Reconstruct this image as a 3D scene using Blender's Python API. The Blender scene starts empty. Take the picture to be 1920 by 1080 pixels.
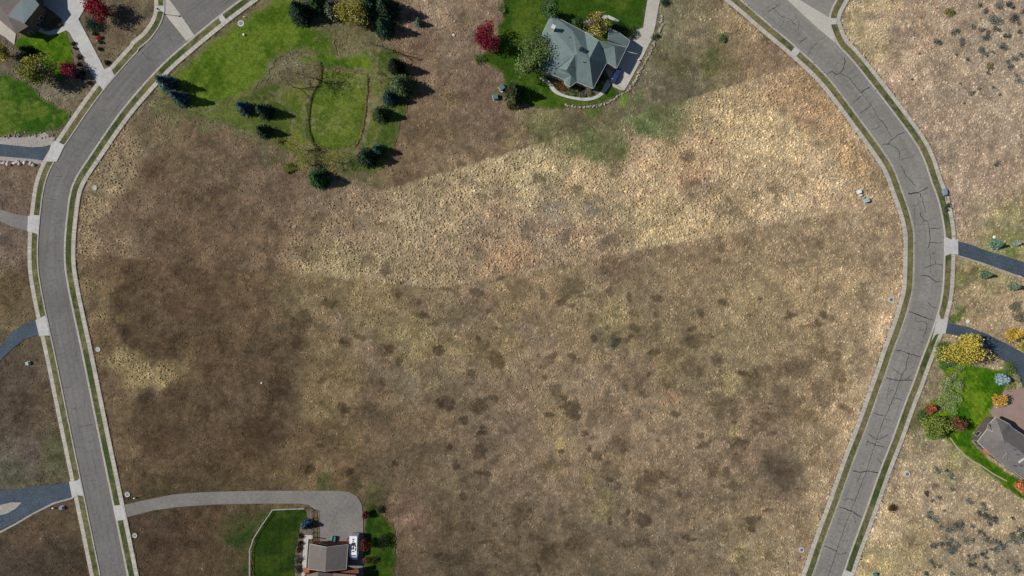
import bpy, math, random
import numpy as np
from mathutils import Vector
C = bpy.context; S = C.scene; COL = S.collection
R = math.radians
# ---------------------------------------------------------------- camera, world, sun, exposure
H = 200.0                       # drone height over the ground; 24 mm lens -> the frame covers 300 m
cam = bpy.data.objects.new('camera', bpy.data.cameras.new('camera')); COL.objects.link(cam)
cam.location = (0, 0, H); cam.data.lens = 24; cam.data.sensor_width = 36
cam.data.clip_start = 1; cam.data.clip_end = 5000
S.camera = cam
SUN_EL, SUN_OFF = 42.0, 7.0
w = bpy.data.worlds.new('World'); S.world = w; w.use_nodes = True
nt = w.node_tree; bg = nt.nodes['Background']; sky = nt.nodes.new('ShaderNodeTexSky')
sky.sky_type = 'NISHITA'; sky.sun_disc = False; sky.sun_elevation = R(SUN_EL); sky.sun_rotation = R(-90 + SUN_OFF)
sky.altitude = 1900
nt.links.new(sky.outputs[0], bg.inputs[0]); bg.inputs[1].default_value = 0.065
sun = bpy.data.objects.new('sun', bpy.data.lights.new('sun', 'SUN')); COL.objects.link(sun)
sun.data.energy = 4.2; sun.data.angle = R(0.6); sun.data.color = (1, .95, .88)
sd = Vector((math.cos(R(SUN_EL))*math.cos(R(SUN_OFF)), -math.cos(R(SUN_EL))*math.sin(R(SUN_OFF)), -math.sin(R(SUN_EL))))
sun.rotation_euler = sd.to_track_quat('-Z', 'Y').to_euler(); sun.location = (-80, 20, 90)
S.view_settings.view_transform = 'Standard'; S.view_settings.look = 'None'
S.view_settings.exposure = 0.0; S.view_settings.gamma = 1
KEXP = 1.0                      # display value of a level surface of albedo 1
# ---------------------------------------------------------------- measuring: photo pixel at height z -> metres
def P(x, y, z=0.0):
    f = (H - z)/H/6.4
    return ((x-960)*f, (540-y)*f, z)
def lin(c):
    c = np.asarray(c, float)/255.
    return np.where(c <= .04045, c/12.92, ((c+.055)/1.055)**2.4)
def L(*c): return tuple(float(v) for v in lin(c)/KEXP) + (1.0,)
rng = np.random.default_rng(7); random.seed(7)
LAT = [np.random.default_rng(100+i).random((256, 256)) for i in range(24)]
def vn(x, y, s=0):
    t = LAT[s % 24]; xi = np.floor(x).astype(int); yi = np.floor(y).astype(int)
    fx = x-xi; fy = y-yi; fx = fx*fx*(3-2*fx); fy = fy*fy*(3-2*fy)
    a = t[xi & 255, yi & 255]; b = t[(xi+1) & 255, yi & 255]; c = t[xi & 255, (yi+1) & 255]; d = t[(xi+1) & 255, (yi+1) & 255]
    return (a*(1-fx)+b*fx)*(1-fy) + (c*(1-fx)+d*fx)*fy
def fbm(x, y, sc, s=0, o=4):
    v = 0; a = 1; n = 0
    for i in range(o):
        v = v + a*vn(x/sc*2**i + 17.3*i + 40, y/sc*2**i + 9.1*i + 40, s+i); n += a; a *= .55
    return v/n
def sst(a, b, x):
    t = np.clip((x-a)/(b-a), 0, 1); return t*t*(3-2*t)
def pip(x, y, poly):
    r = np.zeros(x.shape, bool); n = len(poly)
    for i in range(n):
        x0, y0 = poly[i][:2]; x1, y1 = poly[(i+1) % n][:2]
        if y0 == y1: continue
        c = ((y0 > y) != (y1 > y)) & (x < (x1-x0)*(y-y0)/(y1-y0)+x0); r ^= c
    return r
def pdist(x, y, poly, closed=True):
    d = np.full(x.shape, 1e9); n = len(poly)
    for i in range(n if closed else n-1):
        x0, y0 = poly[i][:2]; x1, y1 = poly[(i+1) % n][:2]
        dx, dy = x1-x0, y1-y0; l = dx*dx+dy*dy+1e-9
        t = np.clip(((x-x0)*dx+(y-y0)*dy)/l, 0, 1)
        d = np.minimum(d, np.hypot(x-x0-t*dx, y-y0-t*dy))
    return d
def sdist(x, y, poly):
    d = pdist(x, y, poly); return np.where(pip(x, y, poly), d, -d)
def smooth(pts, step=6.0):
    p = np.array(pts, float); n = len(p); out = []
    for i in range(n-1):
        p0 = p[max(i-1, 0)]; p1 = p[i]; p2 = p[i+1]; p3 = p[min(i+2, n-1)]
        k = max(1, int(np.hypot(*(p2-p1)[:2])/step))
        for j in range(k):
            t = j/k
            out.append(.5*((2*p1)+(-p0+p2)*t+(2*p0-5*p1+4*p2-p3)*t*t+(-p0+3*p1-3*p2+p3)*t**3))
    out.append(p[-1]); return np.array(out)
def offset(c, o):
    c = np.asarray(c); d = np.gradient(c[:, :2], axis=0); d /= np.linalg.norm(d, axis=1)[:, None]
    n = np.stack([d[:, 1], -d[:, 0]], 1)
    o = np.asarray(o, float); o = o[:, None] if o.ndim else o
    return c[:, :2] + n*o
# ---------------------------------------------------------------- mesh helpers
def mesh_obj(name, V, F, mats, parent=None, col=None, midx=None, smooth_=False):
    V = np.asarray(V, float); me = bpy.data.meshes.new(name)
    if isinstance(F, np.ndarray):
        k = F.shape[1]; me.vertices.add(len(V)); me.vertices.foreach_set('co', V.astype(np.float32).ravel())
        me.loops.add(F.size); me.loops.foreach_set('vertex_index', F.astype(np.int32).ravel())
        me.polygons.add(len(F)); me.polygons.foreach_set('loop_start', np.arange(0, F.size, k, dtype=np.int32))
        me.polygons.foreach_set('loop_total', np.full(len(F), k, np.int32)); me.update(calc_edges=True)
    else:
        me.from_pydata([tuple(v) for v in V], [], [tuple(int(i) for i in f) for f in F]); me.update()
    if col is not None:
        a = me.color_attributes.new('Col', 'FLOAT_COLOR', 'POINT')
        c = np.ones((len(V), 4), np.float32); c[:, :3] = np.asarray(col)[:, :3]; a.data.foreach_set('color', c.ravel())
    for m in (mats if isinstance(mats, (list, tuple)) else [mats]): me.materials.append(m)
    if midx is not None: me.polygons.foreach_set('material_index', np.asarray(midx, np.int32))
    if smooth_: me.polygons.foreach_set('use_smooth', np.ones(len(me.polygons), bool))
    o = bpy.data.objects.new(name, me); COL.objects.link(o)
    if parent: o.parent = parent
    return o
def tag(o, label=None, cat=None, group=None, kind=None):
    if label: o['label'] = label
    if cat: o['category'] = cat
    if group: o['group'] = group
    if kind: o['kind'] = kind
    return o
def thing(name, label, cat, loc=(0, 0, 0), rz=0, group=None):
    o = bpy.data.objects.new(name, None); COL.objects.link(o); o.empty_display_size = .3
    o.location = loc; o.rotation_euler = (0, 0, rz); return tag(o, label, cat, group)
class MB:
    def __init__(s): s.v = []; s.f = []; s.m = []
    def add(s, V, F, m=0):
        b = len(s.v); s.v += [tuple(v) for v in V]; s.f += [tuple(i+b for i in f) for f in F]; s.m += [m]*len(F); return s
    def box(s, c, d, m=0, rz=0, bev=0.0, taper=1.0):
        hx, hy, hz = d[0]/2, d[1]/2, d[2]/2; b = min(bev, hx*.9, hy*.9)
        ca, sa = math.cos(rz), math.sin(rz)
        if b > 0:
            ring = [(hx-b, -hy), (hx, -hy+b), (hx, hy-b), (hx-b, hy), (-hx+b, hy), (-hx, hy-b), (-hx, -hy+b), (-hx+b, -hy)]
        else: ring = [(hx, -hy), (hx, hy), (-hx, hy), (-hx, -hy)]
        n = len(ring); V = []
        lv = [(-hz, 1.0)]
        if b > 0: lv += [(hz-b*.6, taper), (hz, taper*(1-b/max(hx, hy)))]
        else: lv += [(hz, taper)]
        for z, k in lv:
            for x, y in ring: V.append((c[0]+(x*ca-y*sa)*k, c[1]+(x*sa+y*ca)*k, c[2]+z))
        F = [tuple(range(n))[::-1], tuple(range((len(lv)-1)*n, len(lv)*n))]
        for q in range(len(lv)-1):
            for i in range(n): j = (i+1) % n; F.append((q*n+i, q*n+j, (q+1)*n+j, (q+1)*n+i))
        return s.add(V, F, m)
    def tube(s, p, q, r0, r1, n=6, m=0):
        p = Vector(p); q = Vector(q); d = (q-p); 
        if d.length < 1e-6: return s
        d.normalize(); a = d.orthogonal().normalized(); b = d.cross(a); V = []
        for c, r in ((p, r0), (q, r1)):
            for i in range(n):
                t = 2*math.pi*i/n; V.append(tuple(c+a*math.cos(t)*r+b*math.sin(t)*r))
        F = [(i, (i+1) % n, n+(i+1) % n, n+i) for i in range(n)] + [tuple(range(n))[::-1], tuple(range(n, 2*n))]
        return s.add(V, F, m)
    def prism(s, pts, z0, z1, m=0, ms=None):
        pts = list(pts); A = sum(pts[i][0]*pts[(i+1) % len(pts)][1]-pts[(i+1) % len(pts)][0]*pts[i][1] for i in range(len(pts)))
        if A < 0: pts = pts[::-1]
        n = len(pts); V = [(x, y, z0) for x, y in pts]+[(x, y, z1) for x, y in pts]
        s.add(V, [tuple(range(n, 2*n))], m); s.add(V, [tuple(range(n))[::-1]], m)
        s.add(V, [(i, (i+1) % n, n+(i+1) % n, n+i) for i in range(n)], m if ms is None else ms); return s
    def build(s, name, mats, parent=None, smooth_=False):
        return mesh_obj(name, s.v, s.f, mats, parent, midx=s.m, smooth_=smooth_)
# ---------------------------------------------------------------- materials
def newmat(name):
    m = bpy.data.materials.new(name); m.use_nodes = True; return m, m.node_tree, m.node_tree.nodes['Principled BSDF']
def _noise(nt, scale, det=3, rough=.6):
    tc = nt.nodes.new('ShaderNodeTexCoord'); n = nt.nodes.new('ShaderNodeTexNoise')
    n.inputs['Scale'].default_value = scale; n.inputs['Detail'].default_value = det; n.inputs['Roughness'].default_value = rough
    nt.links.new(tc.outputs['Object'], n.inputs['Vector']); return n
def _mul(nt, colsock, nz, lo, hi):
    mr = nt.nodes.new('ShaderNodeMapRange'); mr.inputs['From Min'].default_value = .25; mr.inputs['From Max'].default_value = .75
    mr.inputs['To Min'].default_value = lo; mr.inputs['To Max'].default_value = hi
    nt.links.new(nz.outputs['Fac'], mr.inputs['Value'])
    vm = nt.nodes.new('ShaderNodeVectorMath'); vm.operation = 'SCALE'
    nt.links.new(colsock, vm.inputs[0]); nt.links.new(mr.outputs[0], vm.inputs['Scale']); return vm.outputs[0]
def mat(name, c=None, rough=.9, n1=(6, .85, 1.15), n2=None, bump=0.0, bscale=6, metal=0, spec=.2):
    m, nt, b = newmat(name)
    if c is None:
        a = nt.nodes.new('ShaderNodeAttribute'); a.attribute_name = 'Col'; s = a.outputs['Color']
    else:
        a = nt.nodes.new('ShaderNodeRGB'); a.outputs[0].default_value = c; s = a.outputs[0]
    for q in (n1, n2):
        if q: s = _mul(nt, s, _noise(nt, q[0]), q[1], q[2])
    nt.links.new(s, b.inputs['Base Color']); b.inputs['Roughness'].default_value = rough
    b.inputs['Metallic'].default_value = metal; b.inputs['Specular IOR Level'].default_value = spec
    if bump:
        bn = nt.nodes.new('ShaderNodeBump'); bn.inputs['Strength'].default_value = bump; bn.inputs['Distance'].default_value = .25
        nt.links.new(_noise(nt, bscale, 4, .65).outputs['Fac'], bn.inputs['Height']); nt.links.new(bn.outputs[0], b.inputs['Normal'])
    return m
M = dict(
 ground=mat('dry_ground', None, .95, (2.2, .72, 1.28), (.8, .88, 1.12), .55, 2.4, spec=.05),
 tuft=mat('dry_grass', None, .9, (3, .8, 1.2), spec=.1),
 lawn=mat('lawn_grass', None, .9, (2.6, .62, 1.38), (.7, .85, 1.15), .5, 3, spec=.1),
 leaf=mat('foliage', None, .8, (4, .8, 1.2), spec=.15),
 rock=mat('rock', None, .9, (3, .75, 1.2), bump=.4, bscale=4),
 asphalt_old=mat('weathered_asphalt', None, .93, (1.1, .84, 1.15), (.13, .9, 1.1), .3, 5),
 asphalt=mat('asphalt', None, .93, (1.1, .84, 1.15), (.12, .88, 1.1), .3, 5),
 tar=mat('crack_tar', L(58, 57, 58), .8, (2, .7, 1.4)),
 blue=mat('new_asphalt', L(68, 80, 91), .85, (1.6, .72, 1.3), (.25, .76, 1.24), .2, 6),
 drive=mat('grey_drive', L(126, 122, 117), .93, (1.3, .8, 1.16), (.16, .82, 1.14), .2, 5),
 conc=mat('concrete', L(182, 177, 166), .9, (1.6, .86, 1.1), (.2, .9, 1.1)),
 conc2=mat('pale_concrete', L(186, 185, 181), .9, (1.2, .86, 1.1), (.2, .86, 1.12)),
 paving=mat('paving_concrete', None, .9, (1.6, .88, 1.1), (.2, .92, 1.08)),
 curb=mat('kerb_concrete', L(176, 170, 160), .9, (1.4, .8, 1.12), (.25, .88, 1.1)),
 paver=mat('pink_pavers', L(150, 128, 120), .9, (3, .85, 1.15), (.4, .9, 1.1)),
 gravel=mat('gravel', L(165, 158, 150), .95, (2.6, .65, 1.25), (.6, .85, 1.15), .6, 5),
 soil=mat('garden_soil', L(112, 100, 86), .95, (2.2, .68, 1.3), (.5, .8, 1.2), .5, 4),
 roof_g=mat('slate_green_shingles', L(108, 124, 122), .88, (4.5, .74, 1.24), (.6, .88, 1.1), .25, 6),
 roof_b=mat('brown_shingles', L(110, 103, 98), .9, (3.5, .8, 1.2), (.5, .9, 1.1), .25, 6),
 roof_k=mat('charcoal_shingles', L(114, 109, 107), .9, (4.5, .74, 1.26), (.6, .88, 1.1), .25, 6),
 roof_m=mat('standing_seam_metal', L(120, 138, 140), .5, (1.2, .93, 1.06), metal=.2, spec=.4),
 fascia=mat('fascia_paint', L(205, 203, 196), .7, (2, .9, 1.05)),
 fascia_b=mat('copper_red_trim', L(150, 88, 66), .7, (2, .8, 1.15)),
 wall_t=mat('tan_siding', L(150, 138, 120), .85, (2, .9, 1.1)),
 wall_r=mat('red_brown_siding', L(120, 72, 56), .85, (2, .8, 1.15)),
 wall_s=mat('stone_wall', L(96, 86, 80), .9, (3, .7, 1.25)),
 glass=mat('window_glass', L(45, 52, 58), .15, None, spec=.6),
 white=mat('white_paint', L(232, 233, 236), .45, (2, .96, 1.02), spec=.4),
 grey=mat('grey_metal', L(120, 124, 130), .5, (3, .9, 1.1), metal=.4),
 dark=mat('dark_metal', L(48, 48, 50), .6, (3, .85, 1.15), spec=.3),
 bluecar=mat('blue_car_paint', L(44, 60, 116), .3, (2, .9, 1.1), spec=.5),
 rubber=mat('rubber', L(38, 38, 38), .9, (4, .85, 1.1)),
 teal=mat('teal_paint', L(60, 140, 132), .5, (3, .9, 1.1)),
 box_g=mat('pale_green_enamel', L(150, 178, 172), .5, (2, .94, 1.05)),
 box_d=mat('green_enamel', L(84, 118, 108), .5, (2, .9, 1.08)),
 bluegrey=mat('blue_grey_paint', L(128, 140, 158), .5, (2, .9, 1.08)),
 bark=mat('bark', L(96, 84, 72), .95, (5, .7, 1.25)),
 bark_l=mat('grey_bark', L(122, 112, 100), .95, (5, .75, 1.2)),
 wood=mat('weathered_wood', L(178, 160, 140), .9, (4, .75, 1.15)),
 terra=mat('terracotta', L(168, 104, 72), .8, (3, .85, 1.1)),
)
# ---------------------------------------------------------------- roads
ROAD_W = [(224, 1130), (214, 1080), (186.5, 945), (158.5, 810), (131, 675), (103, 542), (96, 478), (101, 400), (114, 335), (155, 268), (213, 186), (280, 110), (334, 61), (401, 6), (470, -45), (560, -110)]
cw = smooth(ROAD_W, 6)
ROAD_E = [(1528, 1140, 25), (1552, 1080, 25), (1570, 1027, 25), (1597, 954, 25), (1626, 872, 25), (1650, 810, 25), (1671, 751, 25), (1686, 711, 25.5), (1702, 665, 26), (1715, 631, 26), (1730, 586, 26.5), (1740, 540, 26.5), (1743, 455, 27), (1741, 425, 27), (1732, 385, 27.5), (1719, 349, 27.5), (1704, 307, 28), (1681, 268, 28), (1614, 178, 27), (1567, 120, 26.5), (1512, 68, 26.5), (1456, 20, 27), (1400, -28, 27), (1330, -80, 27)]
ce = smooth(ROAD_E, 6)
def ribbon(name, a, b, z, m, label=None, kind='structure', skirt=.3, zf=None, extra=None, mats=None, col=None):
    """a band between two polylines (photo pixels), its sides going down into the ground"""
    n = len(a); V = []
    for p, q in zip(a, b):
        V.append(P(p[0], p[1], z)); V.append(P(q[0], q[1], z))
    F = [(2*i, 2*i+1, 2*i+3, 2*i+2) for i in range(n-1)]
    v0, v1, v2 = Vector(V[0]), Vector(V[1]), Vector(V[3])
    if (v1-v0).cross(v2-v0).z < 0: F = [f[::-1] for f in F]
    nb = len(V)
    if skirt:
        V += [(x, y, z-skirt) for x, y, _ in V[:nb]]
        for i in range(n-1):
            F.append((2*i, 2*i+2, nb+2*i+2, nb+2*i)); F.append((2*i+1, nb+2*i+1, nb+2*i+3, 2*i+3))
    c = None
    if col is not None:
        pts = np.array([list(p[:2]) for ab in zip(a, b) for p in ab]); c = col(pts[:, 0], pts[:, 1])
        if skirt: c = np.vstack([c, c])
    o = mesh_obj(name, V, F, m, col=c)
    return tag(o, kind=kind)
def slab(name, pts, z, m, kind='structure', t=.25, sm=False):
    if sm: pts = [tuple(p) for p in smooth(list(pts)+[pts[0]], 3)[:-1]]
    mb = MB(); mb.prism([P(x, y)[:2] for x, y in pts], z-t, z); o = mb.build(name, m); return tag(o, kind=kind)
def crackstrip(mb, pts, wdt=.13, z=.005, jit=1.2):
    p = smooth([(x, y) for x, y in pts], 3.0)
    p = p + rng.normal(0, jit*.5, p.shape)*np.array([[1, 1]]); p[0] = pts[0]
    n = len(p); wv = wdt*(.6+.8*rng.random(n)); wv[-1] *= .3
    d = np.gradient(p, axis=0); d /= np.linalg.norm(d, axis=1)[:, None]+1e-9; nn = np.stack([-d[:, 1], d[:, 0]], 1)
    V = []
    for i in range(n):
        k = wv[i]*6.4/2
        V.append(P(*(p[i]+nn[i]*k), z)[:2]+(z,)); V.append(P(*(p[i]-nn[i]*k), z)[:2]+(z,))
    mb.add(V, [(2*i, 2*i+1, 2*i+3, 2*i+2) for i in range(n-1)], 1)
def at(c, i): return c[int(np.clip(i, 0, len(c)-1))]
# asphalt, with its tar-sealed cracks in the same mesh
we, ww = offset(cw, -23.5), offset(cw, 23.5)
ei, eo = offset(ce, ce[:, 2]), offset(ce, -ce[:, 2])
def roadmesh(name, a, b, m, cracks, z=0.0):
    mb = MB(); n = len(a); K = 28; V = []
    for p, q in zip(a, b):
        for k in range(K+1): t = k/K; V.append(P(p[0]+(q[0]-p[0])*t, p[1]+(q[1]-p[1])*t, 0)[:2]+(z,))
    mb.add(V, [(i*(K+1)+k, i*(K+1)+k+1, (i+1)*(K+1)+k+1, (i+1)*(K+1)+k)[::-1] for i in range(n-1) for k in range(K)]); nv = len(mb.v)
    for cr in cracks: crackstrip(mb, *cr)
    base = lin((115, 113, 109)) if m is M['asphalt'] else lin((133, 130, 124))
    t = np.tile(np.arange(K+1)/K, n); s = np.repeat(np.arange(n), K+1)*1.0
    w_ = 1+.07*(vn(t*14, s/9, 3)-.5)*2+.10*(fbm(t*60, s*3., 30, 5, 3)-.5)*2
    for c_ in (.16, .36, .64, .84): w_ -= .06*np.exp(-((t-c_+.012*np.sin(s/11))/.035)**2)
    w_ += .05*np.exp(-((t-.5)/.05)**2)*vn(s/7, s*0, 6); w_ *= np.where((t < .02) | (t > .98), .88, 1)
    col = np.ones((len(mb.v), 3))*.05; col[:nv] = base*w_[:, None]
    return tag(mesh_obj(name, mb.v, mb.f, [m, M['tar']], midx=mb.m, col=col), kind='structure')
def flat_col(o, rgb):
    a = o.data.color_attributes.new('Col', 'FLOAT_COLOR', 'POINT'); c = np.ones((len(o.data.vertices), 4), np.float32); c[:, :3] = lin(rgb); a.data.foreach_set('color', c.ravel()); return o
def paving(name, a, b, z, m, rgb, gap=.035, skirt=.3):
    """a walk cast in separate slabs, each a little different"""
    V = []; F = []; cl = []; n = len(a); r = np.random.default_rng(n)
    for i in range(n-1):
        for h0, h1 in ((0, .5), (.5, 1)):
            A0, A1, B0, B1 = (np.array(P(*(p+(q-p)*h), z)) for p, q, h in ((a[i], a[i+1], h0), (a[i], a[i+1], h1), (b[i], b[i+1], h0), (b[i], b[i+1], h1)))
            g = (A1-A0)/np.linalg.norm(A1-A0)*gap; k = len(V); top = [A0+g, B0+g, B1, A1]
            if np.cross(top[1]-top[0], top[2]-top[0])[2] < 0: top = top[::-1]
            V += top+[p-np.array([0, 0, skirt]) for p in top]; F += [(k, k+1, k+2, k+3)]+[(k+(j+1) % 4, k+j, k+4+j, k+4+(j+1) % 4) for j in range(4)]
            cl += [lin(rgb)*(.9+.2*r.random()*(r.random() < .8)-.12*(r.random() < .06))]*8
    return tag(mesh_obj(name, V, F, m, col=np.array(cl)), kind='structure')
Z4 = lambda pts, ox, oy: [(ox+x/4, oy+y/4) for x, y in pts]
E_CR = []
for pts, ww_ in [
 (Z4([(0, 90), (90, 30)], 1440, 0), .2), (Z4([(40, 60), (100, 120), (170, 150), (215, 200)], 1440, 0), .15), (Z4([(200, 120), (235, 170), (220, 220)], 1440, 0), .1),
 (Z4([(225, 330), (295, 280)], 1440, 0), .16), (Z4([(300, 410), (320, 370), (375, 320)], 1440, 0), .16),
 (Z4([(440, 555), (480, 535), (510, 560), (545, 545), (575, 480), (578, 430)], 1440, 0), .22), (Z4([(510, 560), (490, 580)], 1440, 0), .14), (Z4([(545, 550), (600, 580), (650, 640), (700, 700), (780, 800), (830, 880)], 1440, 0), .17),
 (Z4([(695, 695), (730, 670), (770, 645)], 1440, 0), .24), (Z4([(630, 775), (700, 720)], 1440, 0), .2), (Z4([(690, 850), (770, 795)], 1440, 0), .17),
 (Z4([(820, 885), (860, 910), (890, 960), (930, 1030)], 1440, 0), .16), (Z4([(775, 970), (820, 960), (835, 930), (810, 925)], 1440, 0), .12), (Z4([(895, 1080), (950, 1030), (1025, 990)], 1440, 0), .22),
 (Z4([(860, 5), (920, 5), (985, 50), (980, 105)], 1440, 270), .18), (Z4([(995, 160), (1040, 240), (1110, 320)], 1440, 270), .16), (Z4([(1050, 375), (1120, 365), (1200, 325)], 1440, 270), .3),
 (Z4([(1140, 370), (1160, 420), (1185, 520)], 1440, 270), .18), (Z4([(1085, 100), (1080, 85), (1115, 75)], 1440, 270), .1), (Z4([(1100, 470), (1140, 430)], 1440, 270), .13), (Z4([(1100, 480), (1095, 560), (1110, 620)], 1440, 270), .1),
 (Z4([(1140, 515), (1160, 560), (1200, 590), (1212, 690), (1210, 740), (1195, 795)], 1440, 270), .19), (Z4([(1210, 635), (1290, 628)], 1440, 270), .22), (Z4([(1215, 740), (1310, 742)], 1440, 270), .22),
 (Z4([(1180, 930), (1255, 900), (1310, 912)], 1440, 270), .2), (Z4([(1255, 900), (1260, 870)], 1440, 270), .12), (Z4([(1145, 990), (1200, 990), (1250, 1025), (1300, 1030)], 1440, 270), .22), (Z4([(1230, 810), (1260, 830)], 1440, 270), .1), (Z4([(1215, 790), (1220, 980)], 1440, 270), .12),
 (Z4([(1060, 178), (1150, 210), (1235, 240)], 1440, 540), .26), (Z4([(1100, 215), (1120, 250), (1180, 255), (1185, 320), (1160, 370)], 1440, 540), .14), (Z4([(1195, 100), (1230, 140), (1265, 150)], 1440, 540), .18), (Z4([(1130, 310), (1170, 320)], 1440, 540), .1),
 (Z4([(960, 463), (1040, 485), (1145, 518)], 1440, 540), .24), (Z4([(1145, 405), (1175, 415)], 1440, 540), .12), (Z4([(885, 670), (960, 690), (1085, 692)], 1440, 540), .24), (Z4([(935, 605), (980, 640), (1020, 655)], 1440, 540), .15), (Z4([(1030, 690), (1068, 660)], 1440, 540), .2),
 (Z4([(1060, 480), (1030, 600), (990, 690), (940, 830), (880, 960), (835, 1080)], 1440, 540), .18), (Z4([(900, 775), (920, 680)], 1440, 540), .12), (Z4([(890, 830), (905, 770), (945, 775)], 1440, 540), .12), (Z4([(940, 820), (1010, 842)], 1440, 540), .15), (Z4([(795, 935), (870, 962)], 1440, 540), .18), (Z4([(880, 980), (930, 1000)], 1440, 540), .12),
 (Z4([(755, 15), (830, 55), (900, 20)], 1440, 810), .16), (Z4([(745, 70), (800, 95), (870, 112)], 1440, 810), .24), (Z4([(745, 70), (735, 110)], 1440, 810), .12), (Z4([(835, 0), (790, 130), (740, 290), (650, 520), (560, 760), (450, 1080)], 1440, 810), .15),
 (Z4([(635, 290), (690, 302), (740, 295), (835, 305)], 1440, 810), .26), (Z4([(815, 190), (860, 245)], 1440, 810), .12), (Z4([(700, 310), (670, 380)], 1440, 810), .12), (Z4([(565, 515), (600, 500), (655, 515)], 1440, 810), .14), (Z4([(530, 560), (620, 590), (705, 645)], 1440, 810), .26), (Z4([(645, 610), (655, 690)], 1440, 810), .13),
 (Z4([(425, 855), (470, 875), (520, 895)], 1440, 810), .22), (Z4([(515, 918), (590, 910)], 1440, 810), .18), (Z4([(545, 815), (600, 810), (590, 830)], 1440, 810), .12)]:
    E_CR.append((pts, ww_))
# faint lengthwise and crosswise cracks, mostly on the west road
W_CR = []
for k in range(0, len(cw)-4):
    if rng.random() < .6:
        j = k; s = rng.uniform(-19, 19); e = np.clip(s+rng.uniform(8, 22)*rng.choice([-1, 1]), -22, 22)
        a = offset(cw, s)[j]; b = offset(cw, e)[min(j+int(rng.integers(0, 2)), len(cw)-1)]
        W_CR.append(([tuple(a), tuple((a+b)/2+rng.normal(0, 1, 2)), tuple(b)], .05))
    if rng.random() < .16:
        s = rng.uniform(-18, 18); q = offset(cw, s); W_CR.append(([tuple(q[j]) for j in range(k, min(k+5, len(cw)))], .06))
for pts, w_ in [(Z4([(1060, 390), (1100, 430), (1130, 460)], 0, 0), .1), (Z4([(390, 235), (470, 245)], 0, 270), .1), (Z4([(345, 405), (430, 420)], 0, 270), .1), (Z4([(480, 750), (530, 735)], 0, 540), .12), (Z4([(545, 910), (575, 895)], 0, 540), .1), (Z4([(600, 1040), (700, 1020)], 0, 540), .1)]:
    W_CR.append((pts, w_))
for k in range(0, len(ce)-4):
    if rng.random() < .75:
        a = offset(ce, rng.uniform(-22, 22))[k]; W_CR_ = offset(ce, rng.uniform(-22, 22))[min(k+1, len(ce)-1)]
        E_CR.append(([tuple(a), tuple((a+W_CR_)/2+rng.normal(0, 1.5, 2)), tuple(W_CR_)], .05))
roadmesh('road', we, ww, M['asphalt'], W_CR)
roadmesh('road', eo, ei, M['asphalt_old'], E_CR)
# side streets and the concrete valley gutters where they join
flat_col(slab('side_street', [(280, 78), (299, 51), (308, 26), (309, -60), (520, -60), (440, -30), (400, -5), (330, 60), (290, 100)], -.004, M['asphalt']), (115, 113, 109))
flat_col(slab('side_street', [(1470, 10), (1480, -60), (1580, -60), (1567, 2), (1556, 30), (1560, 60), (1540, 60)], -.004, M['asphalt_old']), (133, 130, 124))
slab('concrete_gutter_pan', [(311, -12), (309, 0), (308, 22), (312, 30), (332, 55), (350, 77), (364, 66), (342, 33), (318, 0), (314, -12)], .006, M['conc'])
slab('concrete_gutter_pan', [(1440, -40), (1477, 0), (1500, 22), (1530, 50), (1567, 81), (1557, 52), (1555, 33), (1500, 0), (1470, -28)], .006, M['conc'])
# west road, west side: the kerb line bends north into the side street
la = [tuple(p) for p in ww if p[1] > 96] + [(262, 92), (282, 75), (300, 50), (309, 25), (310, 0), (309, -50)]
la = smooth(la, 6); lb = we; ra = ei
ra = ei; rb = [tuple(p) for p in eo if p[1] > 100] + [(1580, 96), (1568, 80), (1557, 53), (1554, 35), (1558, 18), (1567, 0), (1590, -40)]
rb = smooth(rb, 6)
def verge_col(dry):
    def f(x, y):
        n = .6*fbm(x, y, 40, 3)+.4*fbm(x, y, 6, 6); k = sst(.36, .64, n+dry*.25-.1)[:, None]
        g = lin((66, 78, 42)); d = lin((108, 102, 70)); c = g*(1-k)+d*k
        return c*(.62+.5*vn(x/2.4, y/2.4, 9)+.4*vn(x/7, y/7, 5))[:, None]
    return f
CORR = []; EDGES = []
for nm, c, sg, gw, vw, sw, dry in (('wl', la, 1, 3.6, 13.5, 21, .45), ('wr', lb, -1, 3.6, 13.8, 21.6, .1), ('el', ra, 1, 3.4, 14, 21.5, .75), ('er', rb, -1, 3.4, 14.5, 22, .5)):
    gap = {'wl': [(120, 42)], 'er': [(1560, 41)]}.get(nm, [])
    a0 = c[:, :2]; a1 = offset(c, sg*gw); a2 = offset(c, sg*vw); a3 = offset(c, sg*sw)
    ribbon('kerb', a0, offset(c, sg*1.4), .012, M['curb'])
    ribbon('kerb', offset(c, sg*1.35), a1, .14, M['curb'])
    # the verge in short lengths so its colour varies
    m = 4; rows = [offset(c, sg*(gw+(vw-gw)*q/m)) for q in range(m+1)]
    dn = []
    for rr in rows:
        dn.append(smooth([tuple(p) for p in rr], 2.6)[:, :2] if False else rr)
    k = len(rows[0]); fine = []
    for rr in rows:
        t = np.arange(0, k-1, 1/3.); i0 = np.floor(t).astype(int); f = (t-i0)[:, None]; fine.append(rr[i0]*(1-f)+rr[i0+1]*f)
    G = np.array(fine); nr, nc = G.shape[:2]
    V = [P(x, y, .12) for x, y in G.reshape(-1, 2)]
    F = [(r*nc+i, r*nc+i+1, (r+1)*nc+i+1, (r+1)*nc+i) for r in range(nr-1) for i in range(nc-1)]
    v0, v1, v2 = (Vector(V[j]) for j in F[0][:3])
    if (v1-v0).cross(v2-v0).z < 0: F = [f[::-1] for f in F]
    xy = G.reshape(-1, 2); tag(mesh_obj('grass_verge', V, F, M['lawn'], col=verge_col(dry)(xy[:, 0], xy[:, 1])), kind='structure')
    paving('sidewalk', a2, a3, .15, M['paving'], (184, 178, 166))
    EDGES.append((a2, a3, a1))
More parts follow.
